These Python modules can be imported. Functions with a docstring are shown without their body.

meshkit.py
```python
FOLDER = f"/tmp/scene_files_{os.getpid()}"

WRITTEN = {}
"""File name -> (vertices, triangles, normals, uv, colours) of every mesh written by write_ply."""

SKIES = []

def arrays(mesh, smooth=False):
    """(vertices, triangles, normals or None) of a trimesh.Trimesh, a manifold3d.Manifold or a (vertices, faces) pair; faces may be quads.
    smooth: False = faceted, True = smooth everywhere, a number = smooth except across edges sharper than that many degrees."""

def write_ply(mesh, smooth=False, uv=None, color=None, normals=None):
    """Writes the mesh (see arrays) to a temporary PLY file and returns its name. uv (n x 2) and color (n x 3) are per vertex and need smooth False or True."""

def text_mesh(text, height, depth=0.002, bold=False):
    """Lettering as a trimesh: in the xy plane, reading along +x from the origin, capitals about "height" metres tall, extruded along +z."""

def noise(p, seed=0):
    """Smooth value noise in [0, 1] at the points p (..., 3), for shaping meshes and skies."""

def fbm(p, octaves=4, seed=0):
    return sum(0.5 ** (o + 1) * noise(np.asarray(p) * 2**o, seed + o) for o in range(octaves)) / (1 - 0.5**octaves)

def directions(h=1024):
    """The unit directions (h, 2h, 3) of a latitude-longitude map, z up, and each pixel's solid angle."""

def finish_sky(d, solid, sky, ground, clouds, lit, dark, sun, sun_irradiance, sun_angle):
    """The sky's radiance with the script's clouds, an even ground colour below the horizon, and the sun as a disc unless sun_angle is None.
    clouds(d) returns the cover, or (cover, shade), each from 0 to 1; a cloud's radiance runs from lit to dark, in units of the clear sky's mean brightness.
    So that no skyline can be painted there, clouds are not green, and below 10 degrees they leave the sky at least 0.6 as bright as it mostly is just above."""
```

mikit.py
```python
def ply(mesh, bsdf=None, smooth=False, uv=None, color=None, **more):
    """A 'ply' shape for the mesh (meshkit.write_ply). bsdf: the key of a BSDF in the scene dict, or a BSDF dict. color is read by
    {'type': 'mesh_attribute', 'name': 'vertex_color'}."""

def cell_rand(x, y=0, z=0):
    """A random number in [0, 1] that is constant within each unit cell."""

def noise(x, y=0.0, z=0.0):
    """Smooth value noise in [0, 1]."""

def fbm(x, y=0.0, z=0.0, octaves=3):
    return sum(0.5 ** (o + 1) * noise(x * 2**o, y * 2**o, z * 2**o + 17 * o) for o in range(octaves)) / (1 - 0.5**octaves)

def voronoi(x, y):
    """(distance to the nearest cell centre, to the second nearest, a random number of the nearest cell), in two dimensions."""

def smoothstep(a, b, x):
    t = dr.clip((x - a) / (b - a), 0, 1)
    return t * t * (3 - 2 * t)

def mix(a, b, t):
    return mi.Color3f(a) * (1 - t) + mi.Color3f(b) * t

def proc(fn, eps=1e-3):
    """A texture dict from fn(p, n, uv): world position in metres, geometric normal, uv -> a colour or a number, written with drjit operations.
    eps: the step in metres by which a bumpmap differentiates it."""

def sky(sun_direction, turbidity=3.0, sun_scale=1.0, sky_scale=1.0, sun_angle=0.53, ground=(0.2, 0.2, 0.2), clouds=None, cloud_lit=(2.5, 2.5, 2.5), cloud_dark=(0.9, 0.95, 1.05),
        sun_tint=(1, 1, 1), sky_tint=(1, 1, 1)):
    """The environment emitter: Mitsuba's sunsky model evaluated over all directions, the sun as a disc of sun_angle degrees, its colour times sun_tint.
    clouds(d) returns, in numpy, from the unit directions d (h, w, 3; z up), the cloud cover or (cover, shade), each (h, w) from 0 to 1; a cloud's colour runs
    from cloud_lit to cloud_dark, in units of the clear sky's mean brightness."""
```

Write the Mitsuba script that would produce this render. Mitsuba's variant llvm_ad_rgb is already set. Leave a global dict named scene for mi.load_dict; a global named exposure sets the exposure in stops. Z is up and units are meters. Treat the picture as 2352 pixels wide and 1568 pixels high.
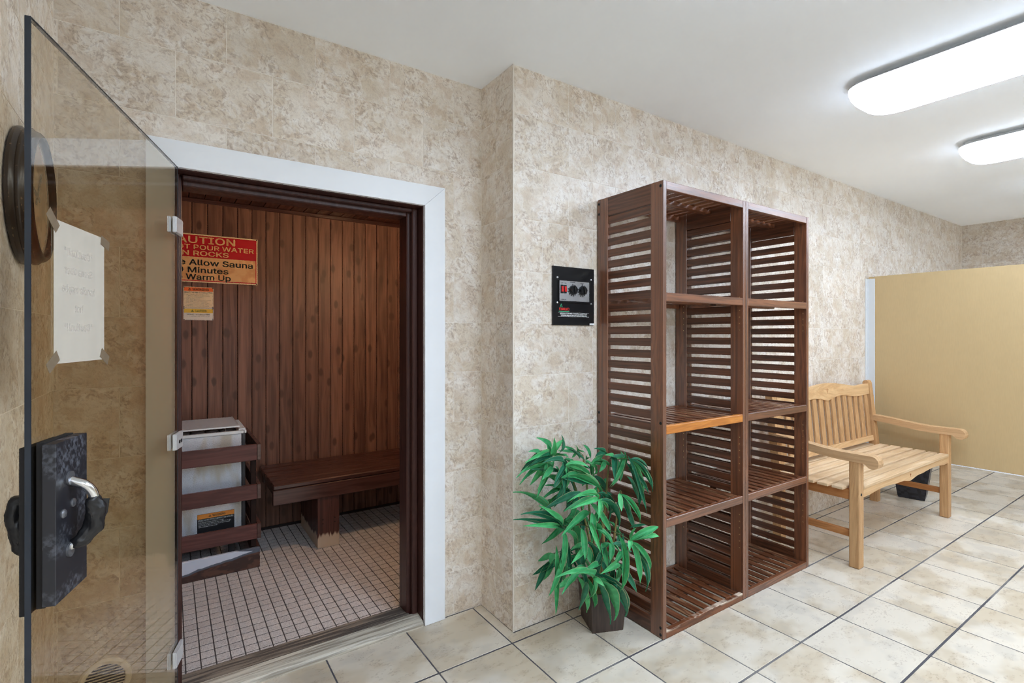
import math, random
import numpy as np
import trimesh, manifold3d
import drjit as dr
import mitsuba as mi
import mikit, meshkit
from mikit import noise, fbm, voronoi, cell_rand, smoothstep, mix

T = mi.ScalarTransform4f
scene, labels = {}, {}
rng = random.Random(7)

# ------------------------------------------------------------------ camera, exposure
CAMZ, YAW = 1.2735, math.radians(34.05)
scene['camera'] = {'type': 'perspective', 'fov': 90.394, 'fov_axis': 'x', 'near_clip': 0.02, 'far_clip': 60.0,
                   'principal_point_offset_y': 0.00867,
                   'to_world': T().look_at(origin=[0, 0, CAMZ], target=[math.sin(YAW), math.cos(YAW), CAMZ], up=[0, 0, 1])}
exposure = 3.2
LAMP = 1.5                     # radiance of the ceiling lamps' diffusers
SAUNA = 16.0                   # radiance of the small lamp inside the sauna

# measured planes of the room (metres)
Y1, Y2, XJ, XL, XR, H = 1.8077, 2.0768, 1.2277, -0.2924, 7.009, 2.44
YF = -4.8                      # the wall behind the camera
SY0, SY1, SX0, SX1, SH = 2.237, 3.72, -0.40, 2.15, 2.125   # the sauna cabin

# ------------------------------------------------------------------ helpers
_count = {}


def key(base):
    n = _count.get(base, 0)
    _count[base] = n + 1
    return base if n == 0 else f'{base}_{n:03d}'


def put(base, mesh, mat, smooth=False, label=None, **kw):
    k = key(base)
    scene[k] = mikit.ply(mesh, mat, smooth=smooth, **kw)
    if label:
        labels[k] = {'label': label}
    return k


def thing(k, label, cat, group=None, kind=None):
    labels[k] = {'label': label, 'category': cat}
    if group:
        labels[k]['group'] = group
    if kind:
        labels[k]['kind'] = kind
    return k


def struct(k, label, cat):
    return thing(k, label, cat, kind='structure')


_S = np.array([[a, b, c] for a in (-1, 1) for b in (-1, 1) for c in (-1, 1)], float)
_t = np.concatenate([_S * np.where(np.arange(3) == i, 1.0, 0.8) for i in range(3)])
_h = trimesh.convex.convex_hull(trimesh.Trimesh(_t, np.zeros((0, 3), int), process=False))
_m = [int(np.argmin(((_t - v) ** 2).sum(1))) for v in _h.vertices]
BEV_F = np.array(_m)[_h.faces]
_p = trimesh.creation.box((2, 2, 2))


def box(x0, x1, y0, y1, z0, z1, b=0.0):
    lo, hi = np.minimum([x0, y0, z0], [x1, y1, z1]), np.maximum([x0, y0, z0], [x1, y1, z1])
    c, e = (lo + hi) / 2, (hi - lo) / 2
    if b <= 0:
        return trimesh.Trimesh(_p.vertices * e + c, _p.faces, process=False)
    b = min(b, 0.45 * e.min())
    v = np.concatenate([_S * (e - b * (np.arange(3) != i)) for i in range(3)])
    return trimesh.Trimesh(v + c, BEV_F, process=False)


def cat(*ms):
    ms = [m for a in ms for m in (a if isinstance(a, (list, tuple)) else [a])]
    return trimesh.util.concatenate(ms)


def xf(m, M):
    m = m.copy()
    m.apply_transform(M)
    return m


def frame(o, x, y, z):
    M = np.eye(4)
    M[:3, 0], M[:3, 1], M[:3, 2], M[:3, 3] = x, y, z, o
    return M


def unit(v):
    v = np.asarray(v, float)
    return v / max(np.linalg.norm(v), 1e-9)


def tube(pts, r, n=8, cap=True):
    pts = np.asarray(pts, float)
    r = np.broadcast_to(np.asarray(r, float), (len(pts),))
    t = np.gradient(pts, axis=0)
    t /= np.linalg.norm(t, axis=1, keepdims=True)
    ref = np.array([0.31, 0.17, 0.93]) if abs(t[0] @ unit([0.31, 0.17, 0.93])) < 0.9 else np.array([1.0, 0, 0])
    rows = []
    a = np.arange(n) * 2 * math.pi / n
    u = unit(np.cross(ref, t[0]))
    for i in range(len(pts)):
        u = unit(u - (u @ t[i]) * t[i])
        w = np.cross(t[i], u)
        rows.append(pts[i] + r[i] * (np.cos(a)[:, None] * u + np.sin(a)[:, None] * w))
    v = np.vstack(rows)
    f = []
    for i in range(len(pts) - 1):
        for j in range(n):
            p, q = i * n + j, i * n + (j + 1) % n
            f += [[p, q, q + n], [p, q + n, p + n]]
    if cap:
        v = np.vstack([v, pts[:1], pts[-1:]])
        for j in range(n):
            f += [[len(v) - 2, (j + 1) % n, j], [len(v) - 1, (len(pts) - 1) * n + j, (len(pts) - 1) * n + (j + 1) % n]]
    return trimesh.Trimesh(v, f, process=False)


def lathe(prof, n=48):
    """(r, z) profile round the z axis, from bottom outside to the end."""
    prof = np.asarray(prof, float)
    a = np.arange(n) * 2 * math.pi / n
    v = np.array([[r * math.cos(t), r * math.sin(t), z] for r, z in prof for t in a])
    f = []
    for i in range(len(prof) - 1):
        for j in range(n):
            p, q = i * n + j, i * n + (j + 1) % n
            f += [[p, q, q + n], [p, q + n, p + n]]
    return trimesh.Trimesh(v, f, process=False)


def disc(r, h, n=16):
    return trimesh.creation.cylinder(radius=r, height=h, sections=n)


def hull(pts):
    return trimesh.convex.convex_hull(trimesh.Trimesh(np.asarray(pts, float), np.zeros((0, 3), int), process=False))


def prism(poly, h):
    """polygon (x, y) extruded along +z by h"""
    from shapely.geometry import Polygon
    return trimesh.creation.extrude_polygon(Polygon(poly), h, engine='earcut')


# frames: local (a, b, c) -> world; b up, c out of the wall
WALLF = lambda x, y, z: frame([x, y, z], [1, 0, 0], [0, 0, 1], [0, -1, 0])        # on a wall that faces -y


def text(s, h, bold=False, depth=0.0006, stretch=1.0, width=None, align='left'):
    m = meshkit.text_mesh(s, h, depth, bold)
    w = m.bounds[1][0]
    k = width / w if width else stretch
    m.apply_scale([k, 1, 1])
    x0, x1 = m.bounds[:, 0]
    m.apply_translation([{'left': 0, 'center': -(x0 + x1) / 2, 'right': -x1}[align], 0, 0])
    return m


# ------------------------------------------------------------------ materials
def C3(r, g, b):
    """sRGB 0-255 -> linear"""
    c = np.array([r, g, b]) / 255.0
    c = np.where(c < 0.04045, c / 12.92, ((c + 0.055) / 1.055) ** 2.4)
    return [float(x) for x in c]


def mat(name, col, rough=0.5, metal=0.0, spec=0.5, bump=None, bscale=1.0, **kw):
    d = {'type': 'principled', 'roughness': rough, 'metallic': metal, **({} if 'eta' in kw else {'specular': spec}), **kw}
    d['base_color'] = mikit.proc(col) if callable(col) else {'type': 'rgb', 'value': col}
    if bump is not None:
        d = {'type': 'bumpmap', 'arbitrary': mikit.proc(bump), 'scale': bscale, 'nested': d}
        d = {'type': 'bumpmap', 'tex': d['arbitrary'], 'scale': bscale, 'bsdf': d['nested']}
    scene[name] = {'type': 'twosided', 'bsdf': d}
    return name


TW, TH = 0.3035, 0.2275


def stone(p, n, uv):
    side = dr.abs(n.x) > 0.7
    h = dr.select(side, p.y, p.x)
    back = (~side) & (p.y < 1.95)
    zoff = dr.select(back, 2.2365, 2.2435)
    h0 = dr.select(side, 1.643, dr.select(back, 1.539, 0.172))
    row = dr.floor((p.z - zoff) / TH)
    odd = row - 2 * dr.floor(row / 2)
    colu = dr.floor((h - h0) / TW + 0.5 * dr.select(back, 1 - odd, odd) * dr.select(side, 0.0, 1.0))
    pl = dr.select(side, 5.0, dr.select(back, 1.0, 3.0))
    r1, r2, r3 = cell_rand(colu, row, pl), cell_rand(colu, row, pl + 11), cell_rand(colu, row, pl + 23)
    u, v = h + r1 * 13.0, p.z + r2 * 9.0
    wx = fbm(u * 20, v * 20, 1.0, 3) - 0.5
    wy = fbm(u * 20, v * 20, 7.0, 3) - 0.5
    us, vs = u + 0.03 * wx + 0.12 * v, v + 0.03 * wy
    a = fbm(us * 9, vs * 10, 2.0, 6)
    b = fbm(us * 23, vs * 25, 4.0, 6)
    w = fbm(us * 27 + 31, vs * 29, 9.0, 6)
    cr, sr = 0.8, 0.6
    c = fbm((us * cr + vs * sr) * 170, (vs * cr - us * sr) * 150, 6.0, 4)
    c2 = fbm((us * cr - vs * sr) * 75, (vs * cr + us * sr) * 65, 16.0, 4)
    f = fbm(u * 420, v * 420, 3.0, 2)
    base = mix(C3(222, 214, 204), C3(207, 195, 179), smoothstep(0.32, 0.68, a))
    base = mix(base, C3(188, 165, 142), 0.34 * smoothstep(0.48, 0.68, b))
    base = mix(base, C3(233, 230, 226), 0.34 * smoothstep(0.50, 0.68, w))
    m = smoothstep(0.36, 0.66, fbm(us * 16 + 7, vs * 17, 12.0, 6))
    base = mix(base, C3(150, 130, 114), (0.16 + 0.30 * m) * smoothstep(0.50, 0.68, c))
    base = mix(base, C3(156, 134, 116), (0.05 + 0.25 * m) * smoothstep(0.54, 0.70, c2))
    base = mix(base, C3(240, 238, 236), (0.08 + 0.26 * m) * smoothstep(0.46, 0.30, c2))
    return base * (0.92 + 0.14 * f) * (0.95 + 0.08 * r3)


def floor_stone(p, n, uv):
    ci, cj = dr.floor((p.x - 0.84705) / 0.33304), dr.floor((p.y - 1.74468) / 0.33304)
    r1, r2, r3 = cell_rand(ci, cj, 1), cell_rand(ci, cj, 2), cell_rand(ci, cj, 3)
    u, v = p.x + 11 * r1, p.y + 7 * r2
    w = fbm(u * 8, v * 8, 2.0, 3) - 0.5
    a = fbm(u * 4.5 + w * 0.7, v * 6, 1.0, 4)
    b = fbm(u * 20 + w, v * 40 + w, 4.0, 6)
    c = fbm(u * 110, v * 190, 5.0, 4)
    base = mix(C3(208, 199, 184), C3(192, 179, 158), smoothstep(0.36, 0.66, a))
    base = mix(base, C3(174, 155, 130), 0.34 * smoothstep(0.46, 0.75, b) * smoothstep(0.38, 0.66, a))
    base = mix(base, C3(156, 152, 146), 0.22 * smoothstep(0.52, 0.75, fbm(u * 9 + 40, v * 11, 8.0, 3)))
    base = mix(base, C3(140, 124, 104), 0.30 * smoothstep(0.56, 0.74, c) * smoothstep(0.42, 0.65, b))
    return base * (0.95 + 0.08 * r3)


def wood(axis, c1, c2, ax=3.0, cx=55.0, seed=0.0, knots=0.0, board=None, wear=None):
    """grain along axis; board = (coordinate index across, origin, pitch) gives every board its own tone"""
    def fn(p, n, uv):
        q = [p.x, p.y, p.z]
        a = q[axis]
        o = [q[i] for i in range(3) if i != axis]
        if board:
            bi = dr.floor((q[board[0]] - board[1]) / board[2])
            r = cell_rand(bi, seed + 5)
        else:
            r = noise(o[0] * 9 + seed, o[1] * 9, a * 0.7)
        s = a + r * 9
        wob = fbm(s * 3.5, o[0] * 6, o[1] * 6, 2)
        g = fbm(s * ax + seed, o[0] * cx + wob * 2.5, o[1] * cx + wob * 2.5, 3)
        fine = noise(s * ax * 5, o[0] * cx * 5, o[1] * cx * 5)
        col = mix(c1, c2, smoothstep(0.25, 0.75, g)) * (0.88 + 0.16 * fine) * (0.86 + 0.28 * r)
        if knots:
            f1, f2, k = voronoi(o[0] * 12.0 + 3.3 * r, s * 6.0)
            kk = smoothstep(0.24, 0.10, f1) * dr.select(k > 0.55, 1.0, 0.0)
            col = mix(col, mi.Color3f(c1) * 0.35, knots * kk)
        if wear:
            col = wear(p, col)
        return col
    return fn


mat('tile_stone', stone, 0.42, spec=0.45)
mat('floor_tile', floor_stone, 0.33, spec=0.45)
mat('wall_grout', C3(230, 224, 216), 0.9, spec=0.1)
mat('floor_grout', lambda p, n, uv: mix(C3(84, 82, 86), C3(120, 117, 116), smoothstep(0.4, 0.7, fbm(p.x * 5, p.y * 5, 1.0, 3))), 0.9, spec=0.1)
mat('ceiling_paint', lambda p, n, uv: mi.Color3f(C3(234, 238, 243)) * (0.975 + 0.05 * fbm(p.x * 2.1, p.y * 2.1, 3.0, 3)), 0.85, spec=0.15)
mat('plain_wall', C3(205, 196, 182), 0.85, spec=0.15)
mat('white_trim', C3(226, 230, 236), 0.38, spec=0.4)
mat('bullnose_edge', C3(214, 208, 198), 0.3, spec=0.5)
mat('frame_wood', wood(2, C3(66, 38, 33), C3(52, 28, 25), 2.0, 60, 3.0), 0.38, spec=0.4)
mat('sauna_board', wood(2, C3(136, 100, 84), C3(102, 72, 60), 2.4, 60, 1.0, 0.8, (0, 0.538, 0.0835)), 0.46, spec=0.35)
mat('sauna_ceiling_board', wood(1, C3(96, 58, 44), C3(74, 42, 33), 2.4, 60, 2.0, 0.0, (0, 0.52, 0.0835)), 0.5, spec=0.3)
mat('sauna_dark', C3(40, 26, 22), 0.7, spec=0.2)
mat('bench_wood', wood(0, C3(84, 56, 50), C3(64, 40, 36), 2.0, 60, 5.0), 0.22, spec=0.7)


def leg_wear(p, col):
    e = 0.045 + 0.045 * fbm(p.x * 60, p.y * 60, 2.0, 3) + 0.03 * noise(p.x * 160, p.y * 30, 1.0)
    return mix(col, C3(196, 178, 158), 0.85 * smoothstep(e, e - 0.02, p.z))


mat('bench_leg_wood', wood(2, C3(84, 50, 44), C3(62, 36, 32), 2.0, 60, 6.0, wear=leg_wear), 0.35, spec=0.45)
mat('guard_wood', wood(0, C3(104, 66, 62), C3(84, 52, 50), 2.0, 70, 7.0), 0.42, spec=0.35)
mat('sauna_tile', lambda p, n, uv: mix(C3(202, 198, 197), C3(172, 168, 168), smoothstep(0.35, 0.8, noise(p.x * 420, p.y * 420, 1.0))) *
    (0.93 + 0.12 * cell_rand(dr.floor((p.x - 0.0545) / 0.0506), dr.floor((p.y - 2.29) / 0.0512))), 0.55, spec=0.35)
mat('sauna_grout', C3(70, 66, 66), 0.9, spec=0.1)
scol = (C3(116, 68, 40), C3(82, 46, 27))
mat('shelf_wood_y', wood(1, C3(98, 57, 36), C3(66, 38, 24), 2.2, 95, 1.0), 0.30, eta=1.62)
mat('shelf_wood_x', wood(0, *scol, 2.2, 95, 2.0), 0.33, eta=1.8, clearcoat=1.0, clearcoat_gloss=0.6)
mat('shelf_wood_z', wood(2, *scol, 2.2, 95, 3.0), 0.33, eta=1.8, clearcoat=1.0, clearcoat_gloss=0.6)


def slat_wear(p, col):
    w = smoothstep(0.52, 0.72, fbm(p.x * 45, p.y * 9, p.z * 9, 4))
    return mix(col, C3(166, 126, 94), 0.40 * w)


mat('shelf_wood_worn', wood(1, C3(110, 64, 40), C3(76, 43, 27), 2.4, 90, 4.0, wear=slat_wear), 0.27, spec=0.55)
mat('shelf_wood_honey', wood(0, C3(196, 128, 58), C3(168, 102, 44), 3.0, 55, 5.0), 0.30, spec=0.5)


def rail_wear(p, col):
    w = smoothstep(0.50, 0.66, fbm(p.x * 14, p.z * 60, 3.0, 4)) * smoothstep(0.018, 0.032, p.z)
    return mix(col, C3(214, 196, 176), 0.8 * w)


mat('shelf_wood_chipped', wood(0, *scol, 2.2, 95, 6.0, wear=rail_wear), 0.30, spec=0.5)
mat('teak_x', wood(0, C3(208, 173, 130), C3(192, 152, 108), 2.2, 45, 1.0), 0.45, spec=0.35)
mat('teak_y', wood(1, C3(198, 162, 122), C3(182, 144, 104), 2.2, 80, 2.0), 0.45, spec=0.35)
mat('teak_z', wood(2, C3(196, 156, 112), C3(176, 134, 92), 2.2, 80, 3.0), 0.45, spec=0.35)
mat('teak_dark', wood(1, C3(176, 122, 76), C3(158, 104, 60), 2.2, 45, 4.0), 0.5, spec=0.3)
mat('teak_seat', wood(0, C3(216, 190, 156), C3(200, 168, 130), 2.2, 45, 5.0, board=(1, 1.212, 0.0765)), 0.5, spec=0.3)
mat('partition_laminate', lambda p, n, uv: mi.Color3f(C3(184, 160, 120)) * (0.97 + 0.06 * noise(p.y * 500, p.z * 40, 1.0)), 0.32, spec=0.4)
mat('aluminium', C3(206, 209, 212), 0.45, metal=0.15, spec=0.5)
mat('steel', C3(208, 211, 216), 0.38, metal=0.45)
mat('dull_steel', C3(128, 130, 136), 0.35, metal=0.7)
mat('chrome', C3(225, 228, 232), 0.15, metal=1.0)
mat('bronze', lambda p, n, uv: mix(C3(48, 38, 32), C3(92, 72, 52), smoothstep(0.74, 0.80, fbm(p.y * 160, p.z * 160, p.x * 160, 2))), 0.28, spec=0.6)
mat('clock_face', lambda p, n, uv: mix(C3(196, 164, 120), C3(170, 134, 92), smoothstep(0.35, 0.7, fbm(p.y * 26, p.z * 26, 1.0, 4))), 0.5, spec=0.3)
mat('ink', C3(26, 27, 32), 0.6, spec=0.3)
mat('paper', lambda p, n, uv: mi.Color3f(C3(196, 189, 178)) * (0.97 + 0.05 * noise(p.x * 60, p.y * 60, p.z * 12)), 0.8, spec=0.1)
mat('paper_ghost', C3(185, 178, 168), 0.8, spec=0.1)
mat('clear_tape', C3(128, 114, 96), 0.3, spec=0.4)


def scuffed(p, n, uv):
    a = fbm(p.x * 26, p.y * 26, p.z * 20, 5)
    s = fbm(p.x * 160, p.y * 160, p.z * 120, 5)
    w = smoothstep(0.44, 0.70, a) * smoothstep(0.36, 0.70, s)
    return mix(C3(34, 35, 41), C3(140, 146, 160), 0.30 * w)


mat('scuffed_black', scuffed, 0.4, spec=0.5)
mat('black_pad', C3(34, 33, 34), 0.7, spec=0.3)
mat('black_tape', C3(22, 22, 25), 0.35, spec=0.5)
mat('edge_glass', C3(30, 40, 52), 0.2, spec=0.6)
mat('panel_black', C3(22, 24, 27), 0.22, spec=0.5)
mat('panel_metal', C3(190, 192, 196), 0.35, metal=0.7)
mat('red_plastic', C3(200, 24, 20), 0.35, spec=0.5)
mat('red_print', C3(222, 56, 50), 0.5, spec=0.3)
mat('green_print', C3(60, 150, 110), 0.5, spec=0.3)
mat('white_print', C3(226, 228, 230), 0.5, spec=0.3)
mat('sign_red', C3(196, 24, 36), 0.4, spec=0.4)
mat('sign_tan', lambda p, n, uv: mix(C3(238, 196, 142), C3(224, 170, 116), smoothstep(0.4, 0.7, fbm(p.x * 22, p.z * 22, 1.0, 3))), 0.4, spec=0.4)
mat('sign_cream', C3(244, 224, 186), 0.4, spec=0.4)
mat('sign_orange', C3(240, 116, 48), 0.45, spec=0.3)
mat('sign_yellow', C3(236, 200, 70), 0.45, spec=0.3)
mat('sign_white', C3(232, 228, 222), 0.45, spec=0.3)
mat('warning_orange', C3(226, 142, 62), 0.45, spec=0.3)


def perforated(p, n, uv):
    u, v = p.x / 0.0062, p.z / 0.0042
    r = dr.floor(v)
    fu, fv = u + 0.5 * (r - 2 * dr.floor(r / 2)), v - r - 0.5
    fu = fu - dr.floor(fu) - 0.5
    hole = smoothstep(0.36, 0.26, dr.sqrt(fu * fu + 1.4 * fv * fv))
    st = smoothstep(0.45, 0.75, fbm(p.x * 22, p.z * 5, 1.0, 3))
    return mix(mix(C3(212, 218, 228), C3(186, 182, 172), st), C3(120, 122, 128), 0.6 * hole)


mat('perforated_metal', perforated, 0.4, metal=0.25, spec=0.5)
mat('heater_side', C3(70, 70, 74), 0.45, metal=0.4)


def tray_paint(p, n, uv):
    e = 0.022 + (p.x + 0.05) * 0.145 + 0.012 * fbm(p.x * 24, p.z * 24, 2.0, 3)
    dark = mix(C3(62, 44, 40), C3(88, 60, 50), smoothstep(0.4, 0.7, fbm(p.x * 30, p.z * 50, 4.0, 3)))
    top = 0.112 - 0.02 * smoothstep(0.26, 0.40, p.x)
    rim = mix(dark, C3(84, 92, 106), smoothstep(e - 0.012, e - 0.004, p.z))
    return mix(rim, C3(196, 204, 220), smoothstep(e, e + 0.004, p.z) * smoothstep(0.40, 0.385, p.x + 0.02 * noise(p.z * 90, 2.0)) * smoothstep(top + 0.006, top, p.z))


mat('tray_paint', tray_paint, 0.45, spec=0.4)
mat('rock', lambda p, n, uv: mix(C3(96, 88, 84), C3(58, 50, 48), fbm(p.x * 40, p.y * 40, p.z * 40, 3)), 0.8, spec=0.2)
mat('sill_wood', lambda p, n, uv: mix(C3(192, 186, 172), C3(140, 132, 120), smoothstep(0.40, 0.70, fbm(p.x * 6, p.y * 140, p.z * 100, 5))), 0.4, spec=0.4)
mat('sill_dark', lambda p, n, uv: mix(C3(84, 78, 74), C3(140, 130, 118), smoothstep(0.42, 0.72, fbm(p.x * 6, p.y * 90, p.z * 90, 5))), 0.5, spec=0.3)
mat('pot_wood', wood(2, C3(72, 60, 54), C3(54, 44, 40), 2.0, 120, 3.0), 0.45, spec=0.35)
mat('moss', lambda p, n, uv: mix(C3(98, 104, 52), C3(56, 62, 32), fbm(p.x * 150, p.y * 150, p.z * 150, 3)), 0.95, spec=0.1)
mat('cane', lambda p, n, uv: mix(C3(150, 128, 82), C3(96, 110, 66), smoothstep(0.35, 0.65, fbm(p.x * 20, p.y * 20, p.z * 11, 3))), 0.6, spec=0.3)
mat('twig', C3(84, 98, 64), 0.6, spec=0.3)
for _i, (_a, _b) in enumerate([(C3(96, 190, 124), C3(52, 148, 90)), (C3(72, 166, 104), C3(38, 124, 76)), (C3(40, 118, 84), C3(20, 84, 62))]):
    mat(f'leaf_{_i}', (lambda a, b: lambda p, n, uv: mix(mix(a, b, fbm(p.x * 55, p.y * 55, p.z * 55, 3)), C3(150, 158, 120), 0.7 * smoothstep(0.86, 0.97, dr.abs(uv.y))))(_a, _b), 0.5, spec=0.35)
mat('bin_black', lambda p, n, uv: mix(C3(30, 31, 38), C3(46, 48, 58), smoothstep(0.4, 0.6, noise(dr.floor(p.y * 60 + p.x * 60), dr.floor(p.z * 60), 1.0))), 0.35, spec=0.5)
mat('lamp_metal', C3(200, 200, 198), 0.4, spec=0.4)
mat('lens_acrylic', C3(235, 235, 232), 0.4, spec=0.4)
mat('drain_metal', C3(236, 228, 212), 0.4)
mat('brass', C3(206, 180, 130), 0.3, metal=0.8)
mat('bolt_black', C3(28, 26, 28), 0.4, metal=0.3)
scene['bronze_glass'] = {'type': 'thindielectric', 'int_ior': 1.72, 'specular_transmittance': {'type': 'rgb', 'value': [0.70, 0.61, 0.46]}}
scene['clear_glass'] = {'type': 'thindielectric', 'int_ior': 1.5}

# ------------------------------------------------------------------ ceiling lamps (their light is in their builder)
def ceiling_lamp(cx, yend, label):
    """wraparound fluorescent fixture, 1.22 m long towards -y from its end at yend"""
    t = key('ceiling_light')
    thing(t, label, 'ceiling light')
    L, Wd, y0 = 1.24, 0.375, yend - 1.24
    body = cat(box(cx - 0.135, cx + 0.135, y0 + 0.03, yend - 0.045, H - 0.034, H - 0.0005, 0.004))
    put(t + '__housing', body, 'lamp_metal')
    put(t + '__end_cap', box(cx - 0.12, cx + 0.12, yend - 0.046, yend - 0.03, H - 0.032, H - 0.002, 0.003), 'lamp_metal')
    # lens: rounded plan, rounded section
    n, m = 40, 7
    ang = np.arange(n) * 2 * math.pi / n
    e = 2.0 / 3.4
    ring = []
    for a in ang:
        c, s = math.cos(a), math.sin(a)
        px = math.copysign(abs(c) ** e, c) * Wd / 2
        r = Wd * 0.42
        py = math.copysign(abs(s) ** (e * 1.15), s) * r
        ring.append((px, py + (L / 2 - r) * (1 if s >= 0 else -1)))
    ring = np.array(ring)
    cy = (y0 + yend) / 2
    v, f = [], []
    for k in range(m):
        q = k / (m - 1) * math.pi / 2
        inset, z = 0.055 * (1 - math.cos(q)), H - 0.031 - 0.068 * math.sin(q)
        sc = np.array([(Wd / 2 - inset) / (Wd / 2), (L / 2 - inset) / (L / 2)])
        v += [[cx + a, cy + b, z] for a, b in ring * sc]
    for part, k0, k1, glow in (('lens_side', 0, 3, 0.32), ('lens', 3, m - 1, 1.0)):     # a prismatic lens sends little light out of its sides
        f = []
        for k in range(k0, k1):
            for j in range(n):
                a, b = k * n + j, k * n + (j + 1) % n
                f += [[a, b + n, b], [a, a + n, b + n]]
        vv = list(v)
        if part == 'lens':
            vv.append([cx, cy, H - 0.099])
            for j in range(n):
                f.append([(m - 1) * n + j, len(vv) - 1, (m - 1) * n + (j + 1) % n])
        lens = trimesh.Trimesh(vv, f, process=False)
        lens.remove_unreferenced_vertices()
        if (part == 'lens' and lens.face_normals[-1][2] > 0) or (part == 'lens_side' and lens.face_normals[0] @ (lens.triangles_center[0] - [cx, cy, H]) < 0):
            lens.invert()
        scene[f'{t}__{part}'] = {**mikit.ply(lens, 'lens_acrylic', smooth=40), 'emitter': {'type': 'area', 'radiance': {'type': 'rgb', 'value': [LAMP * glow * c for c in (0.84, 1.0, 1.21)]}}}


ceiling_lamp(2.757, 1.105, 'long white wraparound ceiling light, the nearer and larger of the two')
ceiling_lamp(4.105, 1.055, 'long white wraparound ceiling light, the farther and smaller of the two')
ceiling_lamp(5.453, 0.90, 'long white wraparound ceiling light farthest right, beyond the partition')
ceiling_lamp(1.41, 0.84, 'long white wraparound ceiling light overhead, nearest the side wall of its row')
for row_, ly in (('first', -0.75), ('second', -2.25)):
    for col_, lx in (('nearest the side wall', 0.45), ('second from the side wall', 1.41), ('third from the side wall', 2.757)):
        ceiling_lamp(lx, ly, f'ceiling light of the {row_} row behind the camera, the one {col_}')

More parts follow.
